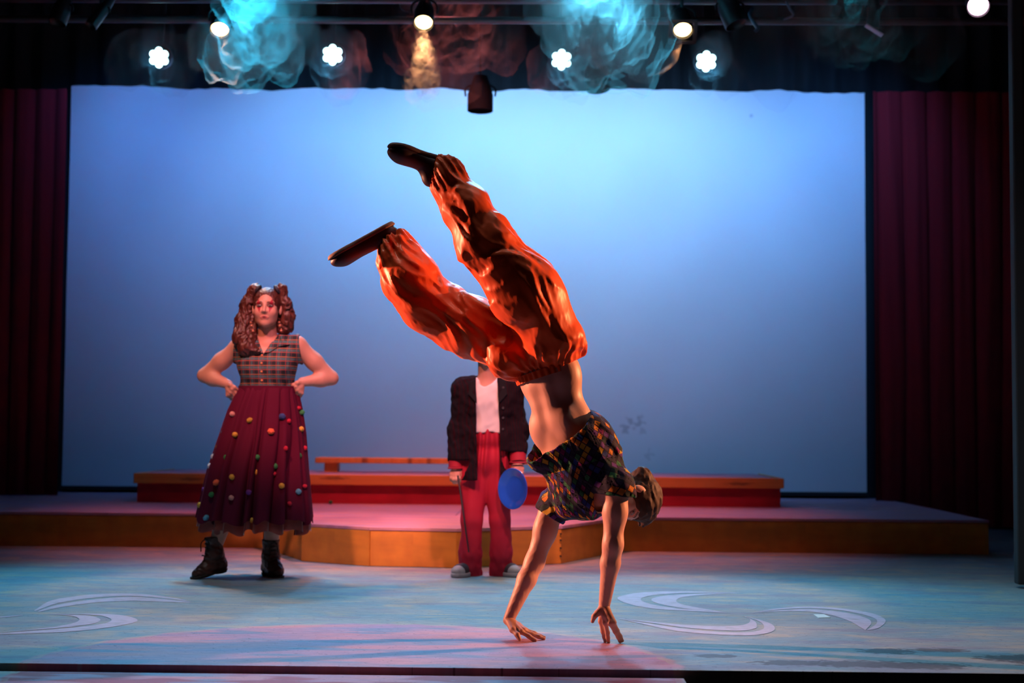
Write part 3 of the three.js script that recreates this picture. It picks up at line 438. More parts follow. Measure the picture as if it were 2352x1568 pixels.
  const hairCap = cut(ell([0, 0.03, -0.016], [0.086, 0.102, 0.105]), U(0.02, ell([0, -0.05, 0.085], [0.058, 0.09, 0.055]), ell([0, -0.12, 0.02], [0.12, 0.05, 0.06])), 0.02);
  const locks = U(0.02, toHead(hairCap), chain([[0.447,0.623,-6.3], [0.47,0.55,-6.31], [0.467,0.495,-6.32], [0.446,0.456,-6.33]], [0.04, 0.034, 0.024, 0.01]), chain([[0.438,0.668,-6.3], [0.469,0.596,-6.3], [0.472,0.524,-6.29]], [0.035, 0.03, 0.012]), chain([[0.418,0.556,-6.36], [0.448,0.502,-6.36], [0.433,0.458,-6.36]], [0.035, 0.028, 0.008]));
  mesh('hair', rel(net(disp(locks, (x, y, z) => 0.0035 * n3(x * 40, y * 14, z * 40) + 0.0015 * n3(x * 110, y * 40, z * 110), 0.01), 0.005), O), phy([0.045, 0.02, 0.013], 0.65, { specularIntensity: 0.5 }), t);

  // trousers: baggy satin gathered at waist and ankles
  const waistCut = plane3([-0.079,1.023,-6], [0.15,1.129,-6], [0.049,1.1,-6.4], head);
  const legR = chain([hipR, [-0.056,1.407,-6.07], kneeR, [-0.299,1.752,-6.08], [-0.372,1.867,-6.1], [-0.39,1.916,-6.1]], [0.115, 0.142, 0.112, 0.088, 0.066, 0.05], 0.05);
  const legL = chain([hipL, [-0.276,1.281,-6.27], kneeL, [-0.538,1.48,-6.3], [-0.589,1.581,-6.32], [-0.608,1.622,-6.32]], [0.12, 0.12, 0.118, 0.114, 0.084, 0.06], 0.05);
  const seat = U(0.06, ell([0.047,1.186,-6.17], [0.135, 0.12, 0.14]), ell([-0.122,1.14,-6.2], [0.085, 0.085, 0.12]), ell([0.113,1.22,-6.12], [0.045, 0.07, 0.07]));
  const axR = norm(sub(kneeR, hipR)), axL = norm(sub(kneeL, hipL));
  const folds = (x, y, z) => {
    const dL = n3(x * 2.4, y * 2.4, z * 2.4), a = n3(x * 6 + y * 3.5 + dL, y * 2 - x * 1.5, z * 6), b = n3((x + y) * 9 + dL, (y - x) * 2.6 + 3, z * 9), c = n3(x * 26 + y * 9, y * 11 - x * 8, z * 26);
    return 0.012 * a + 0.010 * (0.4 - abs(b)) + 0.0022 * (0.4 - abs(c));
  };
  const wa = lerp3([-0.079,1.023,-6], [0.15,1.129,-6], 0.5);
  const gather = (x, y, z) => { const d = sub([x, y, z], [wa[0], wa[1], -6.18]), h = -dot(d, A); return h < 0.16 ? 0.006 * ss(0.16, 0.02, h) * sin(Math.atan2(dot(d, N), dot(d, S)) * 26 + 3 * n3(x * 9, y * 9, z * 9)) : 0; };
  const ankleGather = (x, y, z) => { let s = 0; for (const [a, k] of [[ankR, kneeR], [ankL, kneeL]]) { const d = sub([x, y, z], a), ax = norm(sub(k, a)), h = dot(d, ax); if (abs(h) < 0.13 && hypot(...d) < 0.2) { const e1 = norm(cross(ax, [0, 0, 1])), e2 = cross(ax, e1); s += 0.006 * ss(0.13, 0.0, h) * sin(Math.atan2(dot(d, e1), dot(d, e2)) * 15); } } return s; };
  let pants = disp(U(0.045, legR, legL, seat), (x, y, z) => folds(x, y, z) + gather(x, y, z) + ankleGather(x, y, z), 0.03);
  const satin = phy([0.68, 0.085, 0.02], 0.42, { specularIntensity: 0.8, specularColor: new THREE.Color(1, 0.5, 0.25), sheen: 1, sheenRoughness: 0.4, sheenColor: new THREE.Color(1, 0.4, 0.08) });
  pants = cut(pants, waistCut, 0.004);
  mesh('trousers', rel(net(pants, 0.0065), O), satin, t);
  const bandAt = (u, v, out) => { const p = u * 2 * PI, r = (out ? 1 : 0.93) * (1 + 0.03 * sin(p * 34 + 2 * sin(p * 3)) * (v > 0.1 && v < 0.9 ? 1 : 0.5)), q = add(add(mul(S, cos(p) * 0.142 * r), mul(N, sin(p) * 0.108 * r)), mul(A, -0.03 * (v - 0.25))); const n = norm(sub([wa[0], wa[1], 0], [wa[0], wa[1], 0]).map(() => 0).map((_, i) => A[i])), c = [wa[0] + 0.001, wa[1] + 0.002, -6.18]; return [c[0] + q[0], c[1] + q[1] + 0.19 * 0, c[2] + q[2]]; };
  mesh('waistband', rel(merged(grid(240, 6, (u, v) => bandAt(u, v, true), true), grid(240, 6, (u, v) => bandAt(-u, v, false), true)), O), satin, t);

  // shirt fallen towards the shoulders, harlequin diamonds
  const CL = [[0.45, 0.16, 0.025], [0.03, 0.14, 0.06], [0.09, 0.03, 0.17], [0.38, 0.24, 0.025], [0.02, 0.04, 0.18], [0.16, 0.01, 0.08], [0.02, 0.02, 0.04], [0.02, 0.02, 0.04], [0.03, 0.015, 0.05], [0.015, 0.03, 0.03], [0.02, 0.02, 0.04]];
  const diamonds = dataTex(1024, 1024, (u, v) => {
    const a = u * 36 + v * 22, b = u * 36 - v * 22, i = Math.floor(a), j = Math.floor(b), fa = a - i - 0.5, fb = b - j - 0.5, h = abs(Math.floor(43758.5453 * sin(((i % 36 + 36) % 36) * 12.9898 + (((j % 36) + 36) % 36) * 78.233 + 3))) % CL.length;
    const m = max(abs(fa), abs(fb)); return lerp3(CL[h], [0.012, 0.01, 0.02], ss(0.38, 0.47, m));
  }, true);
  const harlequin = new THREE.MeshPhysicalMaterial({ map: diamonds, roughness: 0.85, specularIntensity: 0.35 });
  const sleeveR = [0.326,0.591,-6.03], sleeveL = [0.052,0.492,-6.29];
  const shirtBlob = U(0.05, ell([0.21,0.608,-6.17], [0.18, 0.09, 0.13], TB), ell([0.185,0.705,-6.17], [0.185, 0.14, 0.138], TB), ell([0.149,0.803,-6.16], [0.18, 0.13, 0.14], TB), ell([0.081,0.847,-6.16], [0.15, 0.12, 0.13], TB), ell([0.021,0.747,-6.16], [0.06, 0.06, 0.08], TB),
    cap(rShoulder, add(sleeveR, [0, -0.012, 0]), 0.076, 0.07), cap(lShoulder, add(sleeveL, [-0.006, -0.012, 0]), 0.074, 0.068), ell([0.207,0.564,-6.17], [0.15, 0.07, 0.1], TB));
  const cloth = disp(shirtBlob, (x, y, z) => 0.008 * n3(x * 8, y * 8 + x * 5, z * 8) + 0.006 * (0.4 - abs(n3(x * 17 + y * 10, y * 12, z * 17))), 0.016);
  const hemCut = plane3([-0.039,0.696,-6.06], [0.232,0.955,-6.14], [-0.02,0.816,-6.34], hipR);
  const capR = (x, y, z) => hypot(x - sleeveR[0], z - sleeveR[2]) < 0.1 && y < 1.2 ? sleeveR[1] - 0.06 * (x - sleeveR[0]) < y ? 1 : -(sleeveR[1] - y) : 1;
  const sleeveCut = (c, dir) => { const h = half(c, dir); return (x, y, z) => max(h(x, y, z), hypot(x - c[0], 0.6 * (y - c[1]), z - c[2]) - 0.1); };
  let shirt = cut(cut(cut(shell(cloth, 0.009), hemCut, 0.003), sleeveCut(sleeveR, [-0.1, -1, 0]), 0.003), sleeveCut(sleeveL, [-0.5, -0.86, 0]), 0.003);
  shirt = cut(shirt, sph([0.337,0.527,-6.35], 0.07), 0.004);
  mesh('shirt', rel(net(shirt, 0.0055, { seam: 1, uv: (x, y, z) => { const d = sub([x, y, z], chest); return [(Math.atan2(-dot(d, S) - 0.0 * dot(d, N), -dot(d, N)) / (2 * PI) + 0.5), dot(d, A) * 0.95 / 0.75]; } }), O), harlequin, t);

  // shoes and socks; each shoe is built heel at the origin, toe along z, sole down, then turned to its foot
  function shoe(heel, toe, soleUp, ank) {
    const Z = norm(sub(toe, heel)), L = hypot(...sub(toe, heel)) + 0.02, X = norm(cross(mul(soleUp, -1), Z)), Y = cross(Z, X), BB = [X, Y, Z];
    const upper = U(0.03, ell([0, 0.042, 0.045], [0.034, 0.04, 0.045]), ell([0, 0.03, L - 0.055], [0.042, 0.03, 0.06]), cap([0, 0.035, 0.05], [0, 0.028, L - 0.06], 0.037, 0.036), cap([0, 0.05, 0.05], [0, 0.088, 0.042], 0.034, 0.036));
    const f = cut(upper, half([0, 0.006, 0], [0, -1, 0]), 0.004), soleF = cut(cut(U(0.02, ell([0, 0.012, 0.045], [0.039, 0.03, 0.05]), ell([0, 0.012, L - 0.06], [0.047, 0.03, 0.068]), cap([0, 0.012, 0.05], [0, 0.012, L - 0.07], 0.036)), half([0, -0.006, 0], [0, -1, 0]), 0.003), half([0, 0.014, 0], [0, 1, 0]), 0.003);
    const s = mesh('shoe', rel(placed(net(f, 0.004), heel, BB), O), phy([0.045, 0.006, 0.012], 0.5), t);
    mesh('sole', rel(placed(net(soleF, 0.004), heel, BB), O), std([0.16, 0.085, 0.06], 0.7), s);
    mesh('lace', rel(placed(merged([0.1, 0.125, 0.15, 0.172].map((z, i) => tube([[-0.024, 0.058 - i * 0.003, z], [0, 0.07 - i * 0.005, z + 0.006], [0.024, 0.058 - i * 0.003, z]], 0.003, 10, 5))), heel, BB), O), std([0.1, 0.02, 0.03], 0.8), s);
    mesh('sock', rel(cyl(add(heel, add(mul(Y, 0.075), mul(Z, 0.042))), lerp3(ank, add(heel, add(mul(Y, 0.075), mul(Z, 0.042))), -0.0), 0.038, 0.042, 20), O), std([0.02, 0.09, 0.1], 0.9), t);
  }
  shoe([-0.4,1.955,-6.14], [-0.587,1.999,-6.02], norm([0.25, 0.85, -0.25]), [-0.394,1.903,-6.1]);
  shoe([-0.62,1.727,-6.32], [-0.868,1.58,-6.28], norm([-0.42, 0.9, 0.1]), [-0.613,1.622,-6.32]);
}

// ---------- woman with hands on hips ----------
function strandTex(base, dark, seed) { return dataTex(512, 256, (u, v) => { const a = fbm2(u * 60 + seed, v * 3 + 1.5 * n2(u * 6, v * 4), 3); return pal(dark, base, 0.5 + 1.1 * a); }, true); }
function bootSole(chainF, p, n, h) { return cut(cut(chainF, half(p, mul(n, -1)), 0.002), half(add(p, mul(n, h)), n), 0.002); }
{
  const O = [-1.66, 0, -8.54], t = thing('person', 'woman with high pigtails, plaid sleeveless blouse and burgundy pompom skirt, hands on hips', 'person', O);
  const head = [-1.549,1.525,-8.52], HB = basis([0, 1, -0.1], [0.03, 0.1, 1]), neckB = [-1.552,1.343,-8.57], zT = -8.57;
  const sL = [-1.716,1.308,-8.58], eL = [-1.925,1.146,-8.64], wL = [-1.771,1.094,-8.56], sR = [-1.381,1.32,-8.58], eR = [-1.191,1.136,-8.64], wR = [-1.347,1.11,-8.56];
  const chest = [-1.55,1.221,-8.57], waist = [-1.548,1.076,-8.57], hips = [-1.555,0.902,-8.57];
  const hipL = [-1.615,0.802,-8.57], kneeL = [-1.724,0.482,-8.52], ankL = [-1.82,0.159,-8.5], hipR = [-1.478,0.803,-8.57], kneeR = [-1.503,0.48,-8.6], ankR = [-1.522,0.131,-8.63];
  const torso = U(0.06, ell(chest, [0.165, 0.13, 0.11]), ell(waist, [0.145, 0.12, 0.1]), ell(hips, [0.175, 0.13, 0.125]), cap(sL, sR, 0.048), ell(add(chest, [-0.07, -0.02, 0.075]), [0.06, 0.06, 0.05]), ell(add(chest, [0.07, -0.02, 0.075]), [0.06, 0.06, 0.05]));
  const arm = (s, e, w) => U(0.02, chain([s, lerp3(s, e, 0.5), e], [0.05, 0.046, 0.039], 0.03), chain([e, lerp3(e, w, 0.35), w], [0.039, 0.04, 0.027], 0.03));
  const body = U(0.03, torso, arm(sL, eL, wL), arm(sR, eR, wR), chain([neckB, lerp3(neckB, head, 0.8)], [0.056, 0.05]), chain([hipL, kneeL, lerp3(kneeL, ankL, 0.35), ankL], [0.09, 0.058, 0.056, 0.036]), chain([hipR, kneeR, lerp3(kneeR, ankR, 0.35), ankR], [0.09, 0.058, 0.056, 0.036]));
  // fists resting on the hips, fingers curled back
  const fist = (w, s) => { const q = (x, y, z) => add(w, [s * x, y, z]); return hand(w, [q(0.03, -0.028, 0.035), q(0.022, -0.046, 0.028), q(0.012, -0.058, 0.018), q(0.0, -0.064, 0.006)], [[q(0.05, -0.05, 0.02), q(0.05, -0.058, -0.004), q(0.036, -0.056, -0.012)], [q(0.044, -0.068, 0.012), q(0.042, -0.074, -0.012), q(0.03, -0.068, -0.02)], [q(0.034, -0.078, 0.002), q(0.03, -0.082, -0.022), q(0.02, -0.074, -0.028)], [q(0.018, -0.082, -0.008), q(0.014, -0.084, -0.028), q(0.006, -0.076, -0.032)]], [q(0.022, -0.006, 0.036), q(0.044, -0.018, 0.034), q(0.058, -0.03, 0.022)], 0.026); };
  mesh('body', rel(merged(net(body, 0.0095, { color: skinColor }), net(fist(wL, 1), 0.0035, { color: skinColor }), net(fist(wR, -1), 0.0035, { color: skinColor }), placed(net(headField(), 0.003, { color: headColor(true) }), head, HB)), O), skinMat, t);
  eyes(t, head, HB, O, [0.07, 0.05, 0.035]);
  const hairMat = new THREE.MeshStandardMaterial({ map: strandTex([0.13, 0.03, 0.02], [0.022, 0.006, 0.005], 4), roughness: 0.45 });
  const H = (x, y, z) => add(head, add(add(mul(HB[0], x), mul(HB[1], y)), mul(HB[2], z)));
  const capF = cut(ell([0, 0.03, -0.014], [0.08, 0.096, 0.099]), U(0.01, ell([0, -0.03, 0.09], [0.064, 0.105, 0.058]), ell([0, -0.14, 0.03], [0.12, 0.075, 0.09])), 0.01);
  const part = cap([0, 0.15, 0.07], [0, 0.13, -0.08], 0.014);
  mesh('hair', rel(placed(net(disp(cut(capF, part, 0.006), (x, y, z) => 0.0025 * n3(x * 130, y * 20, z * 40), 0.004), 0.004, { uv: (x, y, z) => [Math.atan2(x, z) / PI, y * 4] }), head, HB), O), hairMat, t);
  const tails = [[[H(-0.052, 0.108, -0.01), H(-0.078, 0.12, -0.02), [-1.667,1.549,-8.55], [-1.681,1.447,-8.53], [-1.682,1.358,-8.49], [-1.643,1.294,-8.45], [-1.585,1.279,-8.43]], [0.02, 0.026, 0.036, 0.045, 0.05, 0.042, 0.018]], [[H(0.052, 0.108, -0.01), H(0.078, 0.12, -0.02), [-1.451,1.556,-8.56], [-1.439,1.482,-8.57], [-1.448,1.427,-8.58], [-1.464,1.382,-8.58]], [0.02, 0.026, 0.032, 0.038, 0.038, 0.015]]];
  const side = [cap([-1.631,1.5,-8.56], [-1.629,1.359,-8.5], 0.028, 0.03), cap([-1.479,1.515,-8.58], [-1.477,1.402,-8.58], 0.02, 0.022)];
  tails.forEach(([p, r], i) => mesh('pigtail', rel(net(disp(U(0.02, chain(p, r, 0.03), side[i]), (x, y, z) => 0.008 * n3(x * 26, y * 18 + 2 * n3(x * 8, y * 8, z * 8), z * 26) + 0.003 * n3(x * 80, y * 16, z * 80), 0.014), 0.005, { uv: (x, y) => [x * 3.3 + y * 0.2, y * 2] }), O), hairMat, t));
  for (const s of [-1, 1]) mesh('hair_tie', rel(placed(new THREE.TorusGeometry(0.021, 0.011, 10, 20).rotateX(PI / 2), H(s * 0.056, 0.112, -0.006), basis([s * 0.7, 0.5, 0], [0, 0, 1])), O), std([0.015, 0.015, 0.03], 0.6), t);
  for (const [a, b, c] of [[[-1.62,1.438,-8.42], [-1.614,1.42,-8.415], [-1.605,1.398,-8.41]], [[-1.467,1.444,-8.47], [-1.463,1.424,-8.465], [-1.454,1.404,-8.46]]]) mesh('earring', rel(merged(new THREE.SphereGeometry(0.007, 10, 8).translate(...a), new THREE.SphereGeometry(0.01, 10, 8).translate(...b), new THREE.ConeGeometry(0.009, 0.02, 8).translate(...c)), O), std([0.5, 0.2, 0.12], 0.3, { metalness: 0.5 }), t);
  // blouse
  const plaid = dataTex(512, 512, (u, v) => {
    const st = (x, c, w) => { x = x - Math.floor(x); return abs(x - c) < w ? 1 : 0; }; let c = [0.022, 0.05, 0.058];
    c = lerp3(c, [0.012, 0.014, 0.02], 0.75 * st(u, 0.25, 0.14)); c = lerp3(c, [0.012, 0.014, 0.02], 0.75 * st(v, 0.25, 0.14));
    c = lerp3(c, [0.09, 0.2, 0.22], 0.7 * st(v, 0.72, 0.12)); c = lerp3(c, [0.09, 0.2, 0.22], 0.45 * st(u, 0.72, 0.12));
    c = lerp3(c, [0.5, 0.1, 0.06], 0.85 * st(v, 0.5, 0.035)); c = lerp3(c, [0.42, 0.06, 0.08], 0.7 * st(u, 0.5, 0.03)); c = lerp3(c, [0.55, 0.2, 0.06], 0.85 * st(v, 0.96, 0.035)); c = lerp3(c, [0.3, 0.05, 0.1], 0.55 * st(u, 0.97, 0.025));
    return mul(c, 1 + 0.25 * n2(u * 40, v * 40));
  }, true);
  plaid.repeat.set(1, 1);
  const plaidMat = new THREE.MeshStandardMaterial({ map: plaid, roughness: 0.8 });
  const bl = disp(inflate(U(0.03, torso, cap(sL, lerp3(sL, eL, 0.3), 0.05), cap(sR, lerp3(sR, eR, 0.3), 0.05)), 0.011), (x, y, z) => 0.004 * n3(x * 14, y * 9, z * 14) + (y < waist[1] + 0.03 ? 0.006 * sin(x * 120 + 3 * n3(x * 9, 1, z * 9)) * ss(0.03, -0.02, y - waist[1]) : 0), 0.012);
  let blouse = cut(bl, half([0, waist[1] - 0.022, 0], [0.05, -1, 0]), 0.004);
  blouse = cut(cut(blouse, half([sL[0] - 0.02, sL[1], 0], [-1, 0.12, 0]), 0.01), half([sR[0] + 0.02, sR[1], 0], [1, 0.12, 0]), 0.01);
  const vTip = [-1.545,1.26,-8.44][1];
  blouse = cut(blouse, cap([-1.549,1.43,-8.56], [-1.545,1.363,-8.53], 0.066, 0.056), 0.004);
  blouse = cut(blouse, (x, y, z) => max(0.85 * (abs(x + 1.553) - 0.5 * (y - vTip)), -8.56 - z), 0.003);
  const pu = (x, y, z) => [(x - chest[0]) / 0.05 + (z < zT ? 3 : 0), y / 0.05];
  mesh('blouse', rel(net(blouse, 0.005, { uv: pu }), O), plaidMat, t);
  mesh('collar', rel(drape(bl, [[-1.543,1.268,-8.46], [-1.485,1.367,-8.5], [-1.446,1.375,-8.5], [-1.415,1.323,-8.5], [-1.474,1.308,-8.5], [-1.515,1.277,-8.48]], 0.002, 0.05), O), plaidMat, t);
  mesh('collar', rel(drape(bl, [[-1.553,1.268,-8.46], [-1.604,1.359,-8.5], [-1.639,1.361,-8.5], [-1.658,1.311,-8.5], [-1.603,1.297,-8.5], [-1.574,1.271,-8.48]], 0.002, 0.05), O), plaidMat, t);
  [820, 838, 857, 877].forEach((y) => mesh('button', rel(new THREE.SphereGeometry(0.0065, 10, 8).scale(1, 1, 0.5).translate(-1.558, 1.255 - (y - 820) * 0.00248, frontZ(bl, -1.558, 1.255 - (y - 820) * 0.00248) + 0.002), O), std([0.6, 0.22, 0.08], 0.4), t));
  // pleated skirt
  const yw = 1.072, yh = 0.335, Lx = [[1.072, -1.712], [0.94, -1.768], [0.81, -1.806], [0.61, -1.868], [0.335, -1.925]], Rx = [[1.072, -1.372], [0.94, -1.345], [0.81, -1.327], [0.61, -1.312], [0.335, -1.288]];
  const along = (T, y) => { for (let i = 1; i < T.length; i++) if (y >= T[i][0] || i === T.length - 1) return mix(T[i][1], T[i - 1][1], (y - T[i][0]) / (T[i - 1][0] - T[i][0])); };
  const skirtPt = (a, h, o = 0) => { const y0 = mix(yw, yh, h), xl = along(Lx, y0), xr = along(Rx, y0), f = sin(a) > 0 ? 1 : 0.9, rx = (xr - xl) / 2, rz = mix(0.125, 0.285, Math.pow(h, 0.8)) * f, ph = a * 9 + 1.3 * n2(cos(a) * 1.6 + 5, sin(a) * 1.6 + h * 0.35), w = Math.pow(abs(sin(ph)), 0.7), k = 1 + (w - 0.75) * mix(0.09, 0.32, h) + o; return [(xl + xr) / 2 + cos(a) * rx * min(k, 1.04 + 0.5 * max(0, k - 1.04)), y0 - (h > 0.9 ? (h - 0.9) * (0.12 + 0.25 * n2(cos(a) * 3, sin(a) * 3)) : 0), -8.57 + sin(a) * rz * k]; };
  const skirtMat = phy([0.085, 0.002, 0.022], 0.85, { sheen: 0.15, specularIntensity: 0.4, sheenRoughness: 0.5, sheenColor: new THREE.Color(0.4, 0.02, 0.12) });
  const sk = tag(mesh('skirt', rel(merged(grid(320, 30, (u, v) => skirtPt(-u * 2 * PI, v), true), grid(320, 30, (u, v) => skirtPt(u * 2 * PI, v, -0.012), true)), O), skirtMat, t));
  mesh('underskirt', rel(grid(240, 6, (u, v) => { const p = skirtPt(-u * 2 * PI, 0.86 + 0.14 * v, -0.05); p[1] -= 0.035 * v + 0.02 + 0.012 * n2(cos(u * 2 * PI) * 4, sin(u * 2 * PI) * 4); return p; }, true), O), phy([0.3, 0.06, 0.05], 0.9, { transmission: 0.6, thickness: 0 }), t);
  mesh('waistband', rel(grid(120, 3, (u, v) => { const a = -u * 2 * PI; return [-1.542 + cos(a) * 0.171, mix(1.085, 1.045, v), -8.57 + sin(a) * 0.126]; }, true), O), skirtMat, sk);
  const POM = [[684,938,0],[692,948,1],[647,958,2],[573,967,3],[623,992,4],[677,987,2],[691,986,5],[541,1000,5],[511,997,6],[500,1029,3],[491,1051,7],[521,1052,1],[593,1050,1],[657,1030,0],[687,1047,1],[700,1030,0],[633,1070,1],[537,1095,5],[591,1085,5],[631,1088,0],[500,1109,4],[649,1114,5],[701,1117,0],[688,1128,6],[489,1136,1],[537,1141,8],[471,1126,9],[668,1155,0],[479,1184,6],[584,1207,5],[460,1161,5],[483,1073,7],[532,953,8],[663,968,0],[576,1128,9]];
  const PC = [[0.45, 0.01, 0.04], [0.04, 0.22, 0.07], [0.03, 0.06, 0.2], [0.4, 0.25, 0.03], [0.75, 0.14, 0.06], [0.65, 0.36, 0.05], [0.1, 0.35, 0.5], [0.5, 0.62, 0.7], [0.6, 0.28, 0.25], [0.16, 0.02, 0.2]];
  const pomMats = PC.map((c) => std(c, 0.95)), pomGeo = (() => { const g = new THREE.IcosahedronGeometry(1, 3), p = g.attributes.position; for (let i = 0; i < p.count; i++) { const k = 1 + 0.12 * n3(p.getX(i) * 4, p.getY(i) * 4, p.getZ(i) * 4); p.setXYZ(i, p.getX(i) * k, p.getY(i) * k, p.getZ(i) * k); } g.computeVertexNormals(); return g; })();
  POM.forEach(([px, py, c], i) => {
    const y = 0.3325 + (1193 - py) / 406, h = clamp((yw - y) / (yw - yh), 0, 0.99), x = -1.914 + (px - 460) / 406; let best = 1e9, q;
    for (let a = 0.03; a < PI - 0.02; a += 0.01) { const s = skirtPt(a, h), d = abs(s[0] + (s[2] + 8.55) * -0.15 - x); if (d < best) { best = d; q = s; } }
    const b = mesh('pompom', pomGeo, pomMats[c], sk), r = [2, 4, 7].includes(c) ? 0.019 : c === 0 ? 0.013 : 0.016;
    b.position.set(q[0] - O[0], q[1] - O[1], q[2] - O[2] + 0.006); b.scale.set(r * (1 + 0.2 * n2(i, 3)), r * 0.9, r); b.rotation.set(i, i * 2, i * 3);
  });
  // lace-up boots
  const leather = phy([0.05, 0.018, 0.014], 0.42), soleMat = std([0.015, 0.013, 0.012], 0.7), laceMat = std([0.03, 0.018, 0.014], 0.8);
  const boots = [[[-1.824,0.232,-8.5], [-1.817,0.134,-8.5], [-1.793,0.074,-8.52], [-1.865,0.039,-8.47], [-1.904,0.022,-8.445], [-1.922,-0.004,-8.43], [-1.78,0.034,-8.53]], [[-1.522,0.211,-8.62], [-1.522,0.111,-8.63], [-1.539,0.046,-8.66], [-1.487,0.042,-8.58], [-1.465,0.033,-8.55], [-1.459,-0.004,-8.55], [-1.542,0.005,-8.68]]];
  for (const [top, an, heel, ball, toe, g0, g1] of boots) {
    const f = U(0.03, chain([top, an], [0.05, 0.043]), cap(an, heel, 0.043, 0.039), cap(an, ball, 0.04, 0.037), cap(ball, toe, 0.037, 0.03), cap(heel, ball, 0.036, 0.037)), fw = norm(sub(g0, g1)), n = norm(cross(cross(fw, [0, 1, 0]), fw));
    const soleC = U(0.02, cap(heel, ball, 0.043, 0.044), cap(ball, add(toe, [0, 0, 0]), 0.044, 0.037), cap(heel, add(heel, mul(n, -0.04)), 0.038), cap(ball, add(ball, mul(n, -0.03)), 0.04), cap(toe, add(toe, mul(n, -0.03)), 0.034));
    const bt = mesh('boot', rel(net(cut(cut(disp(f, (x, y, z) => 0.003 * n3(x * 30, y * 40, z * 30), 0.004), half(top, sub(top, an)), 0.004), half(add(g0, mul(n, 0.012)), mul(n, -1)), 0.003), 0.0045), O), leather, t);
    mesh('sole', rel(net(bootSole(soleC, g0, n, 0.016), 0.0045), O), soleMat, bt);
    mesh('heel', rel(net(cut(cap(add(heel, [0, -0.01, 0]), add(heel, mul(n, -0.05)), 0.035), half(add(g1, mul(n, -0.006)), mul(n, -1)), 0.003), 0.0045), O), soleMat, bt);
    const front = norm([fw[0], 0, fw[2]]), rightV = cross(front, [0, 1, 0]);
    for (let i = 0; i < 5; i++) { const c = add(lerp3(top, an, 0.2 + i * 0.22), mul(front, 0.047 + (i > 3 ? 0.02 : 0))); mesh('lace', rel(tube([add(c, mul(rightV, -0.02)), add(c, add(mul(front, 0.006), [0, 0.004, 0])), add(c, mul(rightV, 0.02))], 0.0035, 8, 5), O), laceMat, bt); }
    const k = add(lerp3(top, an, 0.12), mul(front, 0.05)); mesh('lace', rel(merged(tube([k, add(k, [-0.02, -0.02, 0.015]), add(k, [-0.022, -0.07, 0.012])], 0.003, 10, 5), tube([k, add(k, [0.02, -0.015, 0.015]), add(k, [0.024, -0.055, 0.012])], 0.003, 10, 5), new THREE.SphereGeometry(0.009, 8, 6).translate(...k)), O), laceMat, bt);
  }
}

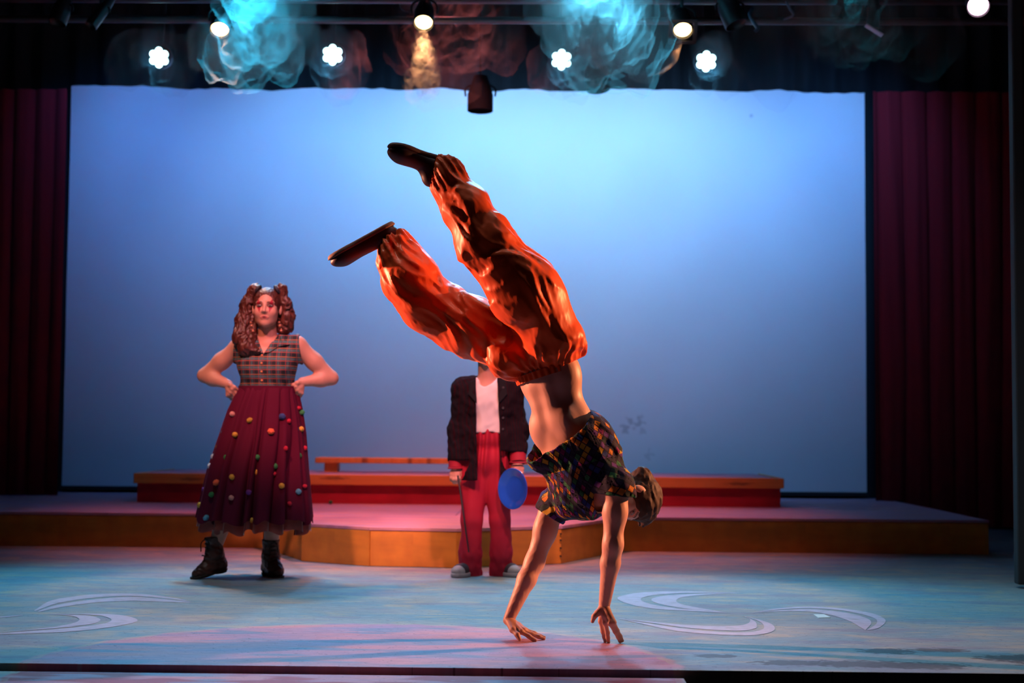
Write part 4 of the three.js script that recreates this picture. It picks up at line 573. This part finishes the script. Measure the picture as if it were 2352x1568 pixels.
// ---------- person standing behind, holding a plate and a stick ----------
{
  const O = [-0.28, 0, -8.75], t = thing('person', 'person in dark open jacket, white shirt and red trousers, face hidden behind the performer', 'person', O);
  const head = [-0.302,1.333,-8.74], HB = basis([0.05, 1, 0], [0.03, 0, 1]), neckB = [-0.297,1.137,-8.78];
  const sL = [-0.427,1.072,-8.79], eL = [-0.461,0.848,-8.8], wL = [-0.474,0.628,-8.76], sR = [-0.161,1.079,-8.79], eR = [-0.119,0.851,-8.8], wR = [-0.112,0.662,-8.73];
  const chest = [-0.293,1.002,-8.79], waist = [-0.295,0.849,-8.79], hips = [-0.298,0.672,-8.79], hipL = [-0.361,0.608,-8.79], hipR = [-0.234,0.609,-8.79], kneeL = [-0.378,0.318,-8.77], kneeR = [-0.216,0.32,-8.77], ankL = [-0.381,0.04,-8.79], ankR = [-0.202,0.042,-8.79];
  const body = U(0.04, ell(chest, [0.15, 0.14, 0.095]), ell(waist, [0.122, 0.13, 0.08]), ell(hips, [0.12, 0.1, 0.075]), cap(sL, sR, 0.045), chain([neckB, lerp3(neckB, head, 0.75)], [0.054, 0.05]), chain([sL, eL, wL], [0.043, 0.036, 0.024]), chain([sR, eR, wR], [0.043, 0.036, 0.024]), chain([hipL, kneeL, ankL], [0.06, 0.048, 0.036]), chain([hipR, kneeR, ankR], [0.06, 0.048, 0.036]));
  const grip = (w, s, toward) => { const q = (x, y, z) => add(w, [s * x, y, z]); return hand(w, [q(-0.016, -0.04, 0.02), q(0.0, -0.045, 0.022), q(0.014, -0.044, 0.018), q(0.026, -0.04, 0.012)], [[q(-0.022, -0.065, 0.03), q(-0.024, -0.08, 0.018), q(-0.024, -0.08, 0.004)], [q(-0.004, -0.072, 0.034), q(-0.006, -0.09, 0.02), q(-0.008, -0.09, 0.004)], [q(0.012, -0.072, 0.03), q(0.01, -0.089, 0.016), q(0.006, -0.088, 0.002)], [q(0.026, -0.064, 0.022), q(0.025, -0.078, 0.01), q(0.02, -0.078, 0.0)]], [q(-0.026, -0.025, 0.006), q(-0.034, -0.05, 0.004), q(-0.03, -0.07, 0.0)], 0.024); };
  mesh('body', rel(merged(net(body, 0.01, { color: skinColor }), net(grip(wR, 1), 0.0035, { color: skinColor }), net(grip(wL, -1), 0.0035, { color: skinColor }), placed(net(headField(), 0.004, { color: headColor(false) }), head, HB)), O), skinMat, t);
  eyes(t, head, HB, O, [0.1, 0.06, 0.03]);
  const capF = cut(ell([0, 0.035, -0.016], [0.083, 0.098, 0.102]), U(0.02, ell([0, -0.045, 0.09], [0.062, 0.09, 0.058]), ell([0, -0.14, 0.03], [0.12, 0.08, 0.09])), 0.012);
  mesh('hair', rel(placed(net(disp(capF, (x, y, z) => 0.005 * n3(x * 50, y * 30, z * 50), 0.006), 0.005), head, HB), O), std([0.07, 0.035, 0.02], 0.55), t);
  const torso3 = U(0.04, ell(chest, [0.15, 0.14, 0.095]), ell(waist, [0.13, 0.13, 0.085]), ell(hips, [0.145, 0.11, 0.1]), cap(sL, sR, 0.045));
  const tee = disp(cut(cut(inflate(torso3, 0.017), half([0, waist[1] - 0.02, 0], [0, -1, 0]), 0.006), cap([-0.299,1.192,-8.76], [-0.299,1.145,-8.71], 0.066, 0.05), 0.006), (x, y, z) => 0.007 * n3(x * 11 + y * 6, y * 5 - x * 5, z * 9) + 0.006 * (0.35 - abs(n3(x * 9 - y * 8, y * 7, z * 6))), 0.012);
  mesh('shirt', rel(net(tee, 0.006), O), std([0.72, 0.68, 0.68], 0.8), t);
  const pleat = (x, y, z) => { const k = ss(0.4, 0.75, y); return 0.011 * k * sin(x * 125 + 2 * n3(x * 6, y * 1.5, z * 3)) + 0.006 * n3(x * 9, y * 4, z * 9) * (1 - k) + 0.004 * n3(x * 22, y * 16, z * 22) * ss(0.35, 0.05, y); };
  const trou = U(0.02, ell([-0.297,0.799,-8.79], [0.135, 0.1, 0.1]), ell(hips, [0.148, 0.11, 0.105]), chain([hipL, kneeL, [-0.385,0.128,-8.79], [-0.389,-0.024,-8.8]], [0.082, 0.062, 0.066, 0.074]), chain([hipR, kneeR, [-0.207,0.13,-8.79], [-0.204,-0.022,-8.8]], [0.082, 0.062, 0.063, 0.07]));
  mesh('trousers', rel(net(cut(cut(disp(trou, pleat, 0.014), half([0, 0.058, 0], [0.02, -1, 0.02]), 0.004), half([0, 0.88, 0], [0, 1, 0]), 0.004), 0.006), O), phy([0.37, 0.004, 0.03], 0.8, { sheen: 0.3, sheenColor: new THREE.Color(0.6, 0.02, 0.08) }), t);
  const yH = [-0.337,0.561,-8.7][1], jac = disp(U(0.04, inflate(torso3, 0.028), ell([-0.293,1.002,-8.79], [0.172, 0.16, 0.13]), ell([-0.294,0.786,-8.79], [0.178, 0.16, 0.142]), ell([-0.3,0.583,-8.79], [0.178, 0.16, 0.152]), chain([add(sL, [0.0, 0.006, 0]), eL, lerp3(eL, wL, 0.92)], [0.062, 0.062, 0.05], 0.03), chain([add(sR, [0.0, 0.006, 0]), eR, lerp3(eR, wR, 0.86)], [0.062, 0.064, 0.052], 0.03), cap(sL, sR, 0.062)), (x, y, z) => 0.006 * n3(x * 10, y * 7, z * 10) + 0.004 * n3(x * 24, y * 20, z * 24), 0.01);
  const sleeveEnd = (e, w, k) => { const c = lerp3(e, w, k), h = half(c, sub(w, e)); return (x, y, z) => max(h(x, y, z), hypot(x - c[0], y - c[1], z - c[2]) - 0.12); };
  let jk = cut(shell(jac, 0.012), half([0, yH, 0], [0.02, -1, 0]), 0.003);
  const A0 = [-0.36,1.142,-8.64], A1 = [-0.352,0.849,-8.64], A2 = [-0.342,0.538,-8.64], B0 = [-0.237,1.143,-8.64], B1 = [-0.219,0.85,-8.64], B2 = [-0.212,0.539,-8.64];
  const open = (x, y, z) => { const l = y > A1[1] ? mix(A1[0], A0[0], (y - A1[1]) / (A0[1] - A1[1])) : mix(A1[0], A2[0], (A1[1] - y) / (A1[1] - A2[1])), r = y > B1[1] ? mix(B1[0], B0[0], (y - B1[1]) / (B0[1] - B1[1])) : mix(B1[0], B2[0], (B1[1] - y) / (B1[1] - B2[1])); return max(l - x, x - r, -8.78 - z); };
  jk = cut(cut(cut(cut(jk, open, 0.003), cap([-0.297,1.218,-8.78], neckB, 0.075, 0.068), 0.004), sleeveEnd(eL, wL, 0.86), 0.003), sleeveEnd(eR, wR, 0.78), 0.003);
  const ribTex = dataTex(256, 64, (u, v) => { const s = u * 24 - Math.floor(u * 24); return s < 0.22 ? [0.026, 0.004, 0.008] : [0.011, 0.008, 0.011]; }, true);
  mesh('jacket', rel(net(jk, 0.006, { uv: (x, y, z) => [(x - z * 0.6) * 2.2, y] }), O), new THREE.MeshPhysicalMaterial({ map: ribTex, roughness: 0.95, specularIntensity: 0.2 }), t);
  const black = phy([0.012, 0.011, 0.014], 0.9, { specularIntensity: 0.2 });
  mesh('lapel', rel(drape(jac, [[-0.353,0.999,-8.64], [-0.365,1.132,-8.64], [-0.39,1.122,-8.64], [-0.399,1.049,-8.64]], 0.002, 1), O), black, t);
  mesh('lapel', rel(drape(jac, [[-0.223,1,-8.64], [-0.219,1.133,-8.64], [-0.189,1.123,-8.64], [-0.179,1.051,-8.64]], 0.002, 1), O), black, t);
  for (const y of [1.09, 1.03, 0.972, 0.915, 0.85]) mesh('button', rel(cyl([-0.2, y, frontZ(jac, -0.2, y) - 0.004], [-0.2, y, frontZ(jac, -0.2, y) + 0.008], 0.008, 0.007, 12), O), std([0.05, 0.05, 0.06], 0.25), t);
  const redCuff = std([0.34, 0.006, 0.03], 0.75);
  for (const [e, w, k0, k1, r] of [[eL, wL, 0.84, 1.03, 0.05], [eR, wR, 0.76, 1.02, 0.054]]) mesh('cuff', rel(merged(cyl(lerp3(e, w, k1), lerp3(e, w, k0), r * 0.86, r * 0.9, 26), new THREE.TorusGeometry(r * 0.86, 0.005, 8, 26).rotateX(PI / 2).translate(...lerp3(e, w, k1))), O), redCuff, t);
  // canvas sneakers
  for (const [heel, toe] of [[[-0.366,0,-8.919], [-0.45,0,-8.655]], [[-0.23,0,-8.932], [-0.127,0,-8.71]]]) {
    const d = sub(toe, heel), L = hypot(...d) + 0.03, B = basis([0, 1, 0], d);
    const up = cut(U(0.03, ell([0, 0.04, 0.03], [0.036, 0.05, 0.045]), ell([0, 0.03, L - 0.06], [0.044, 0.036, 0.06]), cap([0, 0.05, 0.05], [0, 0.036, L - 0.07], 0.038, 0.036), cap([0, 0.05, 0.04], [0, 0.095, 0.03], 0.034, 0.036)), half([0, 0.02, 0], [0, -1, 0]), 0.003);
    const toeBox = (x, y, z) => (L - 0.055) - z;
    const s = mesh('shoe', rel(placed(net(up, 0.004), heel, B), O), std([0.05, 0.035, 0.045], 0.85), t);
    mesh('toe_cap', rel(placed(net(cut(field((x, y, z) => up(x, y, z) - 0.003, up.lo, up.hi), half([0, 0, L - 0.036], [0, 0, -1]), 0.003), 0.004), heel, B), O), std([0.42, 0.37, 0.38], 0.6), s);
    mesh('sole', rel(placed(net(cut(cut(U(0.02, ell([0, 0.015, 0.03], [0.042, 0.04, 0.052]), ell([0, 0.015, L - 0.06], [0.05, 0.04, 0.068]), cap([0, 0.015, 0.04], [0, 0.015, L - 0.07], 0.042, 0.046)), half([0, 0, 0], [0, -1, 0]), 0.002), half([0, 0.026, 0], [0, 1, 0]), 0.003), 0.004), heel, B), O), std([0.46, 0.4, 0.42], 0.6), s);
    for (let i = 0; i < 4; i++) { const z = 0.1 + i * 0.022, y = 0.09 - i * 0.008; mesh('lace', rel(placed(tube([[-0.026, y - 0.012, z], [0, y, z + 0.006], [0.026, y - 0.012, z]], 0.005, 10, 6), heel, B), O), std([0.5, 0.45, 0.47], 0.8), s); }
  }
  // the blue plate and the stick are held, so they are things of their own
  const pc = [-0.131,0.512,-8.58], pn = norm([-0.68, 0.06, 0.73]), prof = [[0.001, -0.014], [0.03, -0.016], [0.068, -0.015], [0.078, -0.008], [0.1, 0.004], [0.114, 0.01], [0.117, 0.014], [0.114, 0.016], [0.098, 0.009], [0.077, -0.003], [0.066, -0.009], [0.03, -0.010], [0.001, -0.010]].map((q) => new THREE.Vector2(...q));
  tag(mesh('plate', placed(new THREE.LatheGeometry(prof, 64).rotateX(PI / 2), [0, 0, 0], basis([0.12, 1, 0.1], pn)), phy([0.02, 0.12, 0.72], 0.12, { clearcoat: 0.6, clearcoatRoughness: 0.08 })), 'shiny blue plastic plate held by the person in red trousers', 'plate').position.set(...pc);
  const s0 = [-0.456,0.581,-8.66], s1 = [-0.385,0.152,-8.56];
  tag(mesh('stick', cyl(sub(s1, s0), [0, 0, 0], 0.004, 0.006, 10), std([0.03, 0.025, 0.03], 0.5)), 'thin dark stick hanging from the hand of the person in red trousers', 'stick').position.set(...s0);
}
renderer.render(scene, camera);
